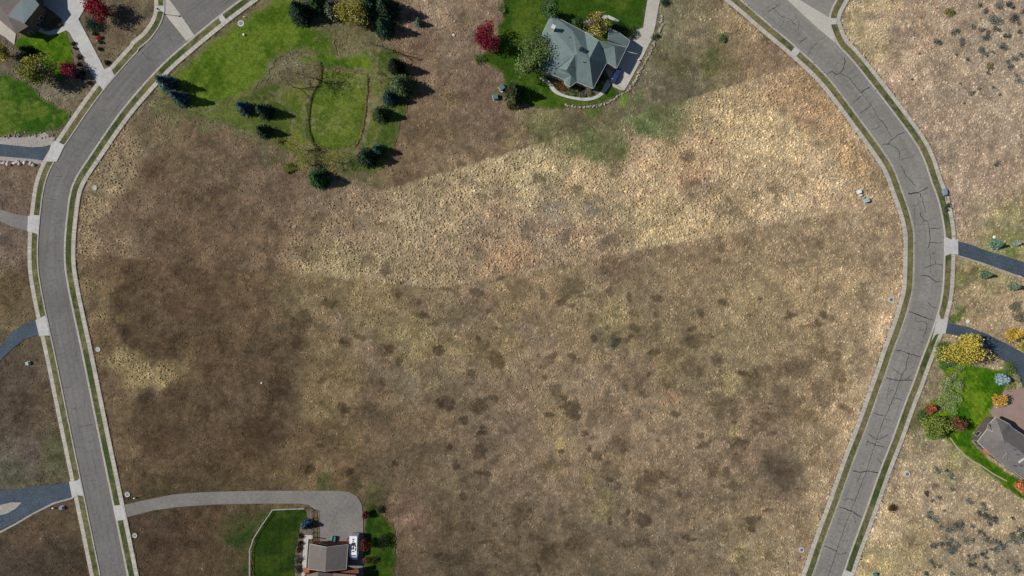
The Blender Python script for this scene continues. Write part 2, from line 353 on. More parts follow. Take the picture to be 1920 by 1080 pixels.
CORR.append([tuple(p) for p in offset(la, 21.5)]+[tuple(p) for p in offset(lb, -22)][::-1])
CORR.append([tuple(p) for p in offset(ra, 22)]+[tuple(p) for p in offset(rb, -22.5)][::-1])
# ---------------------------------------------------------------- drives, aprons, walks
AP = {
 'A': [(179, 150), (194, 169), (215, 142), (207, 125), (190, 133)], 'Ar': [(292, 11), (309, 11), (309, 23), (293, 21)],
 'B': [(97, 270), (103, 264), (122, 272), (107, 303), (86, 303)], 'C': [(53, 405), (62, 403), (76, 404), (73, 440), (66, 437), (52, 434)],
 'D': [(67, 600), (74, 597), (86, 591), (94, 629), (82, 629), (76, 631), (74, 629)], 'E': [(130, 902), (137, 903), (147, 900), (150, 896), (158, 930), (146, 928), (136, 934)],
 'F': [(212, 948), (230, 946), (237, 974), (219, 976)], 'H': [(1771, 443), (1782, 449), (1796, 449), (1796, 478), (1786, 475), (1771, 480)],
 'I': [(1760, 586), (1763, 598), (1770, 599), (1778, 596), (1772, 626), (1759, 625), (1752, 629), (1746, 640)],
 'Er': [(1490, 88), (1500, 97), (1491, 107), (1481, 101)], 'Et': [(1555, 34), (1569, 35), (1568, 46), (1556, 46)], 'Es': [(1584, 1068), (1600, 1074), (1590, 1100), (1570, 1100)],
 'Wk': [(417, 27), (410, 34), (416, 44), (425, 38)]}
for k_, p_ in AP.items(): slab('driveway_apron' if len(k_) == 1 else 'kerb_ramp', p_, .165, M['conc2'])
DRV = {
 'A': ([(180, 152), (162, 120), (148, 92), (135, 70), (131, 62), (125, 57), (121, 58), (110, 63), (95, 66), (84, 64), (70, 58), (60, 50), (62, 44), (75, 52), (85, 56), (93, 57), (105, 55), (115, 51), (118, 45), (116, 36), (103, 25), (86, 13), (60, 0), (60, -30), (200, -30), (172, 0), (158, 18), (147, 36), (160, 60), (190, 118), (196, 130)], 'conc2'),
 'B': ([(-40, 270), (0, 270.5), (30, 273), (60, 276), (80, 275), (97, 272), (87, 302), (60, 298), (0, 293), (-40, 292)], 'blue'),
 'C': ([(-40, 385), (0, 392), (30, 402), (54, 405), (53, 433), (20, 424), (0, 415), (-40, 402)], 'drive'),
 'D': ([(-30, 690), (0, 651), (20, 624), (45, 607), (68, 600), (75, 626), (45, 637), (22, 655), (0, 677), (-22, 710)], 'blue'),
 'E': ([(-40, 925), (0, 921), (40, 916), (85, 910), (131, 904), (136, 931), (100, 942), (62, 960), (30, 979), (0, 993), (-40, 1010)], 'blue'),
 'F': ([(231, 947), (275, 937), (325, 927), (375, 923), (480, 920), (560, 920), (625, 920), (655, 922), (670, 931), (678, 945), (681, 970), (681, 1010), (680, 1080), (676, 1100), (650, 1100), (600, 1080), (600, 1012), (597, 960), (580, 947), (562, 944), (480, 944), (400, 946), (337, 950), (287, 957), (237, 970)], 'drive'),
 'G': ([(1214, -30), (1214, 0), (1210, 25), (1206, 52), (1192, 56), (1150, 100), (1135, 130), (1150, 163), (1170, 171), (1180, 154), (1205, 107), (1222, 73), (1229, 47), (1237, 0), (1239, -30)], 'conc'),
 'H': ([(1795, 452), (1815, 457), (1850, 470), (1890, 482), (1920, 492), (1965, 505), (1965, 535), (1920, 520), (1890, 509), (1840, 491), (1795, 478)], 'blue'),
 'I': ([(1776, 605), (1815, 613), (1852, 627), (1888, 645), (1920, 663), (1970, 690), (1970, 735), (1920, 728), (1900, 690), (1880, 675), (1845, 648), (1815, 633), (1771, 625)], 'blue')}
for k_, (p_, m_) in DRV.items(): slab('driveway', p_, .06, M[m_])
slab('driveway', [(1885, 731), (1970, 729), (1970, 850), (1920, 820), (1870, 790), (1856, 774)], .064, M['paver'])
slab('patio', [(-40, 25), (0, 37), (30, 63), (27, 84), (10, 70), (-40, 40)], .07, M['conc'])
slab('garden_path', [(570, 1003), (587, 1003), (587, 1010.5), (578.5, 1010.5), (573.5, 1075), (567, 1085), (565, 1085)], .07, M['conc2'])
slab('garden_path', [(1012, 146), (1024, 148), (1035, 158), (1045, 170), (1060, 178), (1080, 182), (1102, 183), (1119, 178), (1130, 166), (1138, 150), (1147, 152), (1141, 166), (1126, 181), (1108, 188), (1090, 188.5), (1065, 184), (1044, 177), (1033, 168), (1027, 158), (1014, 149)], .07, M['conc2'], sm=True)
slab('garden_path', [(1094, 50), (1094, 42), (1110, 34), (1118, 30), (1140, 28), (1161, 38), (1160, 42), (1140, 35), (1120, 38), (1104, 48)], .07, M['conc2'])
slab('garden_path', [(672, 1000), (681, 1000), (679, 1085), (672, 1085)], .075, M['drive'])
# gravel beds and planted soil
slab('gravel_bed', [(-40, 258), (0, 257), (40, 258), (66, 254), (84, 248), (95, 256), (104, 258), (97, 271), (80, 275), (60, 276), (30, 273), (0, 270), (-40, 270)], .03, M['gravel'])
slab('gravel_bed', [(-40, 292), (0, 292.5), (60, 298), (86, 302), (82, 309), (60, 305), (30, 303), (0, 301), (-40, 300)], .03, M['gravel'])
slab('gravel_bed', [(0, 947), (20, 942), (41, 942), (30, 953), (15, 962), (0, 966), (-40, 985), (-40, 955)], .068, M['gravel'])
slab('gravel_bed', [(136, 932), (100, 942), (62, 961), (30, 980), (0, 996), (-40, 1014), (-40, 1018), (0, 1000), (32, 983), (64, 964), (102, 945), (137, 935)], .05, M['gravel'])
slab('gravel_bed', [(1797, 478), (1840, 492), (1890, 510), (1965, 536), (1965, 540), (1890, 514), (1838, 495), (1797, 481)], .05, M['gravel'])
slab('soil_bed', [(83, 12), (92, 20), (104, 28), (115, 38), (118, 45), (114, 52), (105, 55), (93, 57), (82, 55), (72, 50), (64, 44)], .04, M['soil'])
slab('soil_bed', [(124, 57), (131, 62), (136, 72), (162, 121), (180, 151), (172, 162), (160, 156), (140, 150), (134, 135), (139, 118), (137, 100), (132, 80)], .045, M['soil'])
slab('soil_bed', [(1027, 140), (1057, 150), (1068, 164), (1082, 155), (1112, 167), (1138, 120), (1140, 148), (1130, 165), (1119, 177), (1102, 182), (1080, 181), (1060, 177), (1046, 169), (1036, 157)], .045, M['soil'])
slab('soil_bed', [(572, 953), (588, 955), (588, 1002), (570, 1002), (567, 1040), (565, 1085), (553, 1085), (553, 1040), (560, 1005), (564, 985), (578, 972)], .045, M['soil'])
slab('soil_bed', [(1848, 786), (1866, 780), (1857, 793), (1833, 828), (1853, 848), (1850, 852), (1832, 838), (1824, 822), (1828, 808)], .045, M['soil'])
BLK = [p for p, _ in DRV.values()] + list(AP.values()) + [[(1885, 730), (1970, 728), (1970, 860), (1850, 775)], [(-40, 258), (84, 248), (104, 258), (97, 272), (-40, 272)], [(-40, 292), (86, 302), (70, 308), (-40, 300)], [(-40, 30), (30, 63), (24, 84), (-40, 45)],
       [(990, 20), (1200, 20), (1180, 100), (1140, 170), (1100, 190), (1040, 180), (985, 125)], [(560, 950), (590, 955), (600, 1010), (680, 1010), (680, 1090), (550, 1090)],
       [(300, 48), (311, 24), (311, -60), (560, -110), (420, 0)], [(1400, -40), (1590, -60), (1556, 40), (1570, 85)], [(1824, 820), (1870, 775), (1970, 820), (1970, 930), (1850, 850)]]
# ---------------------------------------------------------------- colour of the dry ground (plants' own colours, with lower-left shade and lot brightening painted in)
LOT = [(283, 176), (720, 357), (1498, 123), (1560, 190), (1620, 270), (1655, 330), (1680, 377), (828, 540), (145, 474), (150, 400), (165, 335), (200, 270)]
PI_ = [(220,260,138,122,96),(205,330,148,132,102),(170,400,138,122,94),(165,450,138,122,94),(190,440,122,104,82),(300,330,104,86,67),(290,230,110,98,74),(240,400,112,94,74),(400,400,102,85,66),(350,280,108,92,70),(430,300,108,92,72),(500,450,110,92,71),(350,450,104,86,66),(500,320,118,100,80),(540,370,114,96,76),(600,380,122,105,84),(650,430,142,124,98),(560,440,126,108,84),(590,470,148,132,100),(640,490,152,138,104),(700,400,140,122,98),(750,450,156,140,110),(750,500,152,136,106),(810,520,150,134,104),(800,360,150,134,104),(780,400,156,140,110),(850,400,164,146,115),(900,350,168,150,118),(880,470,148,130,104),(950,420,156,136,110),(930,490,164,140,110),(1000,320,178,162,124),(1010,380,164,148,118),(1100,330,174,154,120),(1000,430,148,130,106),(1050,440,146,128,104),(1100,450,150,130,104),(1100,390,160,144,114),(1200,350,176,156,122),(1200,280,172,150,118),(1150,270,112,108,76),(1100,270,108,108,72),(1220,225,98,106,68),(1240,210,110,110,74),(1300,300,182,158,124),(1350,200,182,162,124),(1450,250,188,168,130),(1480,160,160,136,104),(1540,200,166,140,106),(1600,300,168,144,110),(1550,330,188,166,132),(1450,350,180,160,126),(1350,400,172,152,118),(1230,400,172,154,118),(1640,370,165,144,112),(1400,150,172,152,118)]
PO_ = [(800,60,118,100,82),(860,60,122,106,88),(820,30,138,120,100),(750,110,116,98,78),(690,60,100,94,66),(1300,60,122,112,88),(1260,100,102,98,74),(1330,110,112,104,76),(1400,60,142,124,98),(1440,90,136,116,94),(1250,60,112,108,84),(1180,210,100,96,72),(1280,150,104,98,78),(1220,160,106,100,80),(1100,210,104,98,72),(1000,230,108,104,74),(980,250,120,106,82),(940,220,110,94,78),(1700,60,172,152,126),(1640,50,170,154,122),(1850,60,166,150,126),(1760,150,170,152,126),(250,90,106,96,74),(220,60,104,92,74),(860,200,112,96,78),(800,250,112,96,76),(900,140,118,100,84),(760,300,108,92,72),(850,290,122,106,84),(680,330,100,90,66),(440,230,108,100,74),(420,200,98,98,64),(480,215,112,96,74),(520,180,98,94,66),(510,240,110,100,74),(560,260,100,96,62),(1700,200,172,152,126),(1850,200,166,150,126),(20,120,112,98,78),(120,170,116,106,82),(150,190,118,106,86),(30,330,110,90,70),(20,360,112,92,74),(1850,320,168,148,124),(1800,380,164,146,120),
 (180,560,112,98,74),(170,490,116,100,76),(205,500,98,82,64),(250,560,84,70,54),(350,560,88,72,56),(260,510,92,76,58),(480,560,94,78,60),(540,530,110,96,72),(600,560,118,104,78),(600,640,112,98,74),(700,560,124,110,82),(700,620,118,106,80),(800,560,116,102,80),(850,590,112,100,80),(780,640,124,112,82),(860,670,122,108,80),(900,560,118,102,84),(950,560,132,116,88),(1000,560,128,112,88),(980,620,118,104,86),(960,640,126,112,82),(1100,560,130,116,90),(1150,600,128,116,86),(1200,560,128,114,90),(1300,560,136,120,94),(1400,560,146,130,100),(1500,560,154,136,106),(1600,560,158,140,112),(1680,620,166,146,120),(1300,470,136,118,94),(1500,470,146,128,102),(1650,450,150,132,108),(1150,510,122,106,86),
 (200,640,110,94,70),(225,670,136,122,90),(270,700,140,126,92),(300,705,138,124,92),(200,720,100,84,66),(300,660,76,62,48),(250,630,78,64,50),(400,680,92,76,58),(330,740,78,64,50),(280,760,74,62,48),(400,770,84,70,54),(500,680,84,70,54),(540,660,80,68,52),(520,740,76,64,50),(600,690,106,92,68),(640,720,114,100,74),(610,760,110,96,70),(700,690,104,90,72),(700,750,100,86,68),(760,720,106,94,76),(800,700,112,98,76),(900,690,114,100,78),(900,730,108,94,76),(1000,680,124,108,88),(1100,660,122,108,84),(1100,700,128,112,92),(1200,640,126,112,86),(1200,700,124,108,88),(1300,700,126,112,88),(1250,680,130,116,88),(1380,720,126,112,88),(1400,650,138,124,96),(1500,720,132,116,92),(1560,680,144,128,100),(1600,680,158,140,112),(1640,720,160,142,116),
 (200,800,96,82,62),(230,850,98,84,64),(280,820,76,62,48),(400,840,84,70,54),(500,820,78,64,50),(600,820,88,74,56),(640,840,100,86,64),(550,860,92,78,58),(700,800,96,82,64),(800,800,102,88,70),(900,800,104,90,74),(970,800,110,96,80),(1000,830,112,98,80),(1040,800,122,108,84),(1100,800,124,108,88),(1200,800,124,108,88),(1300,800,120,106,86),(1380,770,118,104,84),(1450,800,120,104,84),(1510,770,128,112,88),(1530,830,132,116,92),(1580,800,152,134,108),
 (300,900,84,70,54),(450,890,84,70,52),(430,860,86,70,52),(600,890,100,86,62),(680,890,86,74,58),(640,870,98,82,62),(700,930,84,74,54),(750,900,92,80,62),(850,900,98,86,68),(950,900,106,92,76),(1050,900,112,98,80),(1150,920,106,94,76),(1200,870,118,102,82),(1300,900,112,98,80),(1400,920,116,102,82),(1400,860,118,102,84),(1460,880,104,92,76),(1490,950,122,106,86),(1540,920,148,130,104),(1560,980,140,124,98),
 (300,1000,70,58,46),(380,960,76,62,48),(400,1040,72,60,46),(450,1010,62,64,38),(440,1060,72,64,44),(760,960,104,86,72),(750,1010,92,78,62),(760,1060,82,70,56),(850,980,88,76,60),(850,1050,80,70,56),(950,1000,92,80,64),(960,1060,86,76,60),(1050,1000,96,84,68),(1150,1000,100,88,72),(1150,1060,96,86,68),(1250,1000,104,92,76),(1250,1060,100,88,72),(1350,1040,106,94,76),(1400,980,120,106,84),(1450,1020,128,114,90),(1500,1050,138,122,98),
 (20,470,112,92,74),(20,440,112,94,78),(20,540,98,80,50),(40,580,110,94,62),(30,720,84,70,54),(60,700,80,66,52),(90,760,94,78,56),(80,700,98,82,64),(50,800,82,68,52),(50,850,98,84,72),(30,880,82,80,60),(110,850,78,78,48),(60,1000,80,64,46),(110,960,88,72,50),(60,1060,68,56,44),(130,1050,70,58,44),(150,1075,66,54,42),
 (1720,900,172,154,124),(1700,850,158,144,112),(1820,560,164,148,112),(1850,520,148,140,98),(1880,430,148,140,100),(1830,400,160,144,116),(1880,580,166,148,116),(1760,860,162,148,116),(1700,1020,156,140,104),(1660,1000,168,150,122),(1650,1060,152,138,104),(1800,1000,162,146,118),(1880,1050,156,142,116),(1900,980,166,150,118),(1820,940,164,148,118),(1740,700,146,134,104),(1755,720,140,130,100),(1790,870,150,140,106),(1700,780,120,118,80)]
DKR = []
PI_ = np.array(PI_, float); PO_ = np.array(PO_, float)
PI_[:, 2:5] *= np.where(PI_[:, :1] < 560, 1.05, np.where(PI_[:, :1] < 760, 1.06, np.where(PI_[:, :1] < 1240, 1.05, 1.01)))
PI_[:, 2:5] = PI_[:, 2:5]*np.array([.985, .985, 1.005])
ctr = (PO_[:, :1] < 1700); PO_[:, 2:5] *= np.where(ctr, 1.115+.04*(PO_[:, 1:2] > 700)+.03*(PO_[:, 1:2] > 900)-.06*(PO_[:, 1:2] < 300)-.03*(PO_[:, :1] < 520), .985); PO_[:, 2:5] = PO_[:, 2:5]*np.where(ctr, np.array([[1.005, .995, .985]]), np.array([[1.0, .988, 1.015]]))
PO_[:, 2:5] *= np.where((PO_[:, :1] > 1150) & (PO_[:, :1] < 1665) & (PO_[:, 1:2] < 740) & (PO_[:, 1:2] > 400), .925, 1.0); PO_[:, 2:5] *= np.where((PO_[:, :1] > 1400) & (PO_[:, :1] < 1665) & (PO_[:, 1:2] >= 740), .95, 1.0)
m_ = PO_[:, :1] < 150; g_ = PO_[:, 2:5].mean(1, keepdims=True); PO_[:, 2:5] = np.where(m_, PO_[:, 2:5]*.72+g_*.28, PO_[:, 2:5])
_r = np.random.default_rng(33)
for _ in range(260):
    _x, _y = _r.uniform(560, 1600), _r.uniform(220, 1075)
    _k = .35+.4*_r.random()
    if _x < 800 and _r.random() < .4: continue
    DKR.append((_x, _y, _r.uniform(3, 11)*(1 if _r.random() < .85 else 1.6), _r.uniform(3, 9), _r.uniform(-40, 40), _k*(.6 if _y < 520 else 1)))
# (x, y, rx, ry, angle, strength): clumps of dark dry weeds
DK = [(835,757,17,15,20,.8),(900,760,16,16,0,.6),(932,675,16,18,20,.6),(822,657,12,9,20,.8),(905,650,14,10,0,.3),(650,642,12,12,0,.8),(645,766,13,10,30,.7),(566,600,18,20,0,.6),(617,570,14,9,0,.5),(793,592,12,8,0,.7),(690,765,14,12,0,.4),(860,590,22,22,0,.35),(740,550,12,10,0,.5),(727,655,9,8,0,.6),(746,680,6,13,10,.6),(565,640,20,24,30,.4),(525,720,20,30,10,.4),(1070,765,18,28,-35,.75),(1040,730,16,12,0,.55),(1060,548,20,14,0,.5),(1020,553,8,12,0,.6),(1145,548,8,8,0,.6),(1192,615,12,8,0,.5),(1232,612,12,10,0,.5),(1355,565,10,6,30,.7),(1310,640,34,14,-15,.45),(1345,675,12,14,0,.5),(1300,690,26,20,30,.4),(1265,722,20,12,0,.3),(1225,660,14,7,0,.5),(1264,774,12,8,25,.7),(1360,760,32,24,10,.45),(1400,720,24,18,0,.35),(1440,700,26,16,0,.4),(1545,590,7,9,0,.9),(1500,690,30,22,-20,.4),(1550,665,28,14,20,.45),(1575,705,14,14,0,.6),(1545,735,26,20,30,.4),(1480,760,26,22,0,.4),(1430,790,26,20,0,.35),(1510,780,22,14,0,.4),(1465,735,18,16,0,.35),(1530,845,14,8,-40,.5),(1480,898,24,30,10,.26),(1455,868,20,12,0,.25),(1506,903,12,10,0,.3),(898,847,14,16,0,.6),(1155,838,22,14,20,.5),(1210,905,26,24,0,.5),(1235,890,14,10,0,.5),(1236,935,16,8,40,.5),(1208,978,16,14,0,.6),(1206,1018,14,10,0,.5),(1148,885,24,20,0,.35),(1340,880,14,18,0,.55),(1360,888,12,12,0,.4),(1372,912,12,9,0,.5),(1408,976,10,10,0,.8),(1375,828,14,9,0,.6),(1396,833,10,10,0,.6),(1385,860,12,10,0,.4),(1030,1040,20,18,0,.6),(1010,1000,18,18,0,.4),(975,960,18,26,10,.45),(1080,1020,18,14,0,.4),(1105,843,6,4,30,1),(1106,838,5,5,0,.8),(1143,902,8,5,20,1),(1110,790,10,16,0,.3),
 (1011,333,13,12,0,.7),(1290,292,15,11,0,.65),(1086,356,10,8,0,.6),(1110,370,20,12,0,.35),(1157,322,14,22,0,.35),(1130,400,18,14,0,.3),(1060,440,16,18,0,.4),(995,430,20,18,0,.35),(1180,440,24,16,0,.4),(1140,460,20,14,0,.4),(1460,372,10,9,0,.6),(1450,355,11,8,0,.5),(1382,400,14,12,0,.35),(1415,366,12,8,0,.4),(1310,370,14,12,0,.3),(1352,285,8,10,0,.3),(1260,395,16,14,0,.3),(725,505,10,16,0,.65),(690,490,16,12,0,.4),(905,375,12,16,0,.5),(915,430,22,16,0,.4),(715,422,9,9,0,.4),(580,475,22,20,0,.5),(870,335,12,10,0,.35),(1155,505,34,20,20,.4),(1080,540,26,18,0,.45),(1395,455,20,12,20,.4),(960,560,14,10,0,.3),(255,520,30,16,20,.3),(222,590,16,50,-12,.35),(255,665,22,22,-30,.4),(1540,460,10,7,0,.4),(340,640,30,16,0,.2),(480,800,26,20,0,.3),(1505,915,12,20,0,.3),(850,600,12,12,0,.3),(880,700,12,7,0,.5)]
# greener or paler patches: x, y, r, rgb, strength
TINT = [(812,15,16,(142,126,106),.6),(824,45,15,(140,124,104),.6),(836,75,14,(138,122,104),.6),(846,105,13,(134,118,100),.6),(838,190,26,(130,112,82),.5),(808,225,24,(132,112,82),.5),(790,260,24,(128,108,80),.4),(855,25,14,(96,84,72),.5),(880,80,18,(120,106,94),.4),(890,170,24,(124,104,90),.4),(900,60,8,(160,146,132),.5),(150,185,12,(112,108,90),.5),(400,222,26,(92,96,62),.7),(430,205,26,(88,96,58),.7),(455,240,24,(98,100,66),.6),(480,262,24,(96,98,66),.6),(360,200,24,(86,94,50),.6),(300,200,24,(96,98,62),.6),(520,205,26,(90,96,58),.6),(560,200,20,(88,98,52),.6),(640,292,30,(90,98,56),.6),(720,235,22,(90,98,58),.6),(720,110,24,(100,104,66),.5),(330,215,24,(92,94,56),.5),(650,318,26,(82,90,50),.7),(600,305,26,(86,94,50),.6),(735,140,18,(96,100,60),.5),(600,60,30,(104,104,72),.5),(1115,283,28,(88,98,56),.6),(1170,275,18,(86,100,52),.7),(1105,262,24,(96,104,62),.6),(1150,258,26,(120,118,84),.5),(1230,216,18,(90,102,60),.55),(1205,235,14,(82,98,54),.6),(1270,125,20,(96,98,58),.4),(1335,120,22,(92,98,52),.5),(1352,70,9,(86,104,58),.8),(1335,95,10,(92,106,60),.7),(1168,187,9,(92,124,42),.8),(1200,186,10,(84,104,50),.6),(1115,207,14,(86,110,46),.7),(1010,245,30,(112,112,72),.5),(1060,230,20,(104,104,72),.5),(520,130,24,(124,122,92),.6),(545,120,20,(128,124,94),.6),(460,225,20,(98,104,72),.4),(1140,735,10,(86,96,70),.3),(1150,645,14,(88,90,74),.7),(1122,622,8,(90,92,76),.6),(765,713,12,(112,118,98),.4),(840,710,50,(122,110,94),.25),(640,600,20,(132,114,96),.4),(680,650,22,(138,118,98),.5),(700,680,16,(132,114,96),.4),(1050,837,13,(168,150,98),.8),(1030,870,20,(106,92,58),.5),(1045,882,14,(134,118,78),.5),(1100,900,14,(134,122,82),.6),(1130,960,22,(130,118,80),.5),(1375,812,14,(164,150,104),.7),(1355,1015,7,(168,154,112),.8),(1385,1040,20,(160,146,106),.6),(1374,720,20,(170,156,110),.5),(1260,745,18,(146,116,92),.5),(1135,930,10,(140,128,86),.4),(360,545,14,(120,106,72),.3),(230,600,14,(120,106,70),.4),(545,510,14,(136,106,70),.4),(1640,35,22,(182,160,136),.5),(1690,120,30,(184,162,136),.5),(1800,240,30,(182,156,132),.4),(1510,215,26,(200,166,134),.4),(1300,330,30,(180,146,116),.4),(970,480,40,(178,144,110),.3),(920,400,20,(164,132,108),.3),(1030,395,22,(150,140,124),.6),(1108,390,16,(150,140,126),.6),(1160,400,20,(150,140,110),.4),(1310,355,14,(146,134,118),.5),(700,930,20,(74,82,48),.5),(610,914,20,(60,80,36),.5),(660,905,20,(78,76,48),.4),(300,925,40,(66,64,40),.5),(400,915,60,(66,64,42),.4),(240,935,10,(60,70,34),.6),(800,940,14,(104,96,74),.3),(1700,900,20,(170,152,124),.3),(1740,895,12,(136,130,110),.4),(1815,845,30,(136,138,88),.6),(1850,880,24,(150,146,100),.5),(1790,870,20,(146,140,96),.5),(1800,590,12,(86,110,44),.7),(1790,600,10,(86,112,40),.8),(1900,460,30,(130,134,74),.6),(1840,500,20,(132,130,82),.4),(1800,525,20,(112,120,62),.6),(1850,470,20,(116,124,66),.5),(1760,680,14,(104,116,70),.5),(1900,480,12,(84,110,50),.5),(735,955,12,(76,72,52),.3),(765,975,22,(136,112,92),.5),(735,948,16,(134,112,92),.5),(240,835,18,(120,102,78),.4),(1090,20,1,(0,0,0),0),(20,170,30,(112,96,80),.5),(1420,1060,26,(136,122,90),.3),(620,40,40,(92,90,62),.5),(690,110,40,(112,108,78),.4),(720,160,30,(84,96,50),.5),(725,200,26,(82,92,52),.5),(690,330,30,(88,86,58),.4),(500,300,20,(90,94,64),.5),(540,280,30,(96,96,62),.6),(700,250,26,(84,96,50),.6)]
def interp(x, y, T, s=38.):
    w = np.zeros(x.shape); c = np.zeros(x.shape+(3,))
    tl = lin(T[:, 2:5])
    for i in range(len(T)):
        d2 = (x-T[i, 0])**2+(y-T[i, 1])**2; k = 1/(d2/s**2+.15)**2.4
        w += k; c += k[..., None]*tl[i]
    return c/w[..., None]
def ground_color(x, y):
    wx = x + 26*(fbm(x, y, 34, 1)-.5); wy = y + 26*(fbm(x, y, 34, 5)-.5)
    inn = sst(-3, 3, sdist(x, y, LOT)+5*(vn(x/4, y/4, 8)-.5))[..., None]  # lot mask: the brightening inside it is painted into the colour
    c = interp(wx, wy, PO_)*(1-inn) + interp(wx, wy, PI_)*inn
    EDG = 1.3*(fbm(x, y, 12, 7, 4)-.5); FN = fbm(x, y, 7, 16, 3)-.5
    for (bx, by, r, rgb, k) in TINT:
        d = np.hypot(wx-bx, wy-by)/r+EDG; m = (sst(1.25, .55, d)*k)[..., None]; c = c*(1-m)+lin(rgb)*m
    # random clumps and the listed dark ones
    n = fbm(x, y, 30, 11, 5); c = c*(1-.20*sst(.56, .70, n))[..., None]*(1+.12*sst(.46, .34, n))[..., None]
    n2 = fbm(x, y, 11, 14, 3); c = c*(.80+.40*n2)[..., None]
    n4 = fbm(x+900, y, 15, 8, 5); c = c*(1-.13*sst(.54, .62, n4))[..., None]*(1+.16*sst(.45, .39, n4))[..., None]
    n5 = fbm(x, y+700, 5, 12, 3); c = c*(1+.16*sst(.54, .68, n5))[..., None]*(1-.12*sst(.44, .32, n5))[..., None]
    n6 = vn(x/2.7, y/2.7, 3)*.6+vn(x/4.4, y/4.4, 17)*.4; c = c*(.80+.42*n6)[..., None]
    dk = np.zeros(x.shape)
    for (bx, by, rx, ry, an, k) in DK+DKR:
        near = np.nonzero((np.abs(x-bx) < rx*2+ry*2+9) & (np.abs(y-by) < rx*2+ry*2+9))
        if not len(near[0]): continue
        ca, sa = math.cos(R(an)), math.sin(R(an)); dx = wx[near]*.25+x[near]*.75-bx; dy = wy[near]*.25+y[near]*.75-by
        d = np.hypot((dx*ca+dy*sa)/rx, (-dx*sa+dy*ca)/ry)+.45*EDG[near]+.9*FN[near]; dk[near] = np.maximum(dk[near], k*sst(1.08, .84, d+.35*(vn(x[near]/2.3, y[near]/2.3, 6)-.5)))
    c = c*(1-.66*np.clip(dk*1.1, 0, .85))[..., None]*(1-dk[..., None]*np.array([0., .03, .06]))
    # hue drift: pinkish soil, olive weeds, straw
    h = (fbm(x, y, 22, 18, 3)-.5)*.5; c = c*np.stack([1+h*.12, 1+0*h, 1-h*.2], -1)
    h2 = (fbm(x+300, y, 9, 2, 3)-.5)*.5; c = c*np.stack([1+h2*.10, 1-h2*.1, 1-h2*.14], -1)
    # the worn footpath
    pth = [(560, 530), (600, 585), (640, 625), (690, 670), (725, 705), (800, 716), (880, 714), (925, 712)]
    d = pdist(x, y, pth, False); m = (.42*sst(6, 2.0, d+4*(vn(x/6, y/6, 4)-.5)))[..., None]; c = c*(1-m)+lin((138, 124, 104))*m
    g_ = (c@np.array([.2126, .7152, .0722]))[..., None]; c = (c*.95+g_*.05)*np.array([1.0, 1.01, .99])*(1-.05*sst(.2, .38, g_))
    return c
LAWNS = []
def lawn(poly, g, y_, dry, dryf, amp=5, stripe=None, z=.02, seed=0, fade=9):
    LAWNS.append((poly, amp, seed))
    p = np.array(poly, float); x0, y0 = p.min(0)-6; x1, y1 = p.max(0)+6; st = 1.9
    gx, gy = np.meshgrid(np.arange(x0, x1, st), np.arange(y0, y1, st)); d = sdist(gx, gy, poly)
    d = d + amp*(fbm(gx, gy, 12, seed+3, 3)-.5)*2
    n = fbm(gx, gy, 34, seed+6, 4); nf = fbm(gx, gy, 6, seed+1, 3)
    k = sst(.38, .66, n+.25*(nf-.5))[..., None]; c = lin(g)*(1-k)+lin(y_)*k
    kd = sst(1-dryf-.08, 1-dryf+.10, fbm(gx+500, gy+90, 40, seed+2, 4)*.8+nf*.35-.08)[..., None]*.75; c = c*(1-kd)+lin(dry)*kd
    if stripe:
        a, wl, am = stripe; s = np.sin((gx*math.cos(a)+gy*math.sin(a))/wl*2*math.pi + 1.5*n); c = c*(1+am*s)[..., None]*np.array([1, 1, 1])
    c = c*.9*(.56+.7*vn(gx/2.1, gy/2.1, seed+9)+.36*fbm(gx, gy, 9, seed+5, 3)-.06)[..., None]
    if fade:
        e = (sst(fade, -1, d)*(.97 if fade >= 12 else .6))[..., None]; c = c*(1-e)+ground_color(gx, gy)*e
    ok = (d > 0); okf = ok[:-1, :-1] & ok[1:, :-1] & ok[:-1, 1:] & ok[1:, 1:]
    # leave out what lies under a drive, a walk or the road
    cx, cy = gx[:-1, :-1]+st/2, gy[:-1, :-1]+st/2
    idx = np.arange(gx.size).reshape(gx.shape); r, q = np.nonzero(okf)
    F = np.stack([idx[r, q], idx[r+1, q], idx[r+1, q+1], idx[r, q+1]], 1)
    zz = z + .05*fbm(gx, gy, 5, seed+4, 2)
    f = 1/6.4; V = np.stack([(gx-960)*f, (540-gy)*f, zz], -1).reshape(-1, 3)
    used, inv = np.unique(F, return_inverse=True); F = inv.reshape(F.shape)
    return tag(mesh_obj('lawn', V[used], F, M['lawn'], col=c.reshape(-1, 3)[used]), kind='structure')
G1 = (62, 92, 16); G2 = (98, 118, 36); DRY = (128, 122, 88)
lawn([(288, 182), (300, 158), (350, 110), (418, 56), (500, 1), (520, -30), (580, -30), (556, 28), (590, 48), (625, 60), (632, 96), (600, 104), (560, 96), (520, 110), (500, 150), (470, 178), (440, 186), (420, 196), (396, 214), (372, 208), (345, 196)], (68, 94, 20), (96, 116, 36), DRY, .16, 9, (R(38), 11, .05), seed=0, fade=16)
lawn([(590, 60), (628, 66), (636, 100), (690, 92), (712, 108), (708, 150), (690, 150), (688, 140), (640, 132), (610, 134), (598, 118), (560, 124), (560, 104), (585, 100)], (66, 94, 22), (98, 118, 34), DRY, .28, 9, seed=5, fade=14)
lawn([(604, 128), (640, 136), (687, 138), (687, 175), (682, 222), (674, 260), (658, 276), (625, 282), (594, 274), (582, 248), (580, 215), (586, 182), (598, 156)], (84, 102, 34), (108, 120, 52), (128, 126, 88), .30, 1.2, seed=9, fade=0, z=.05)
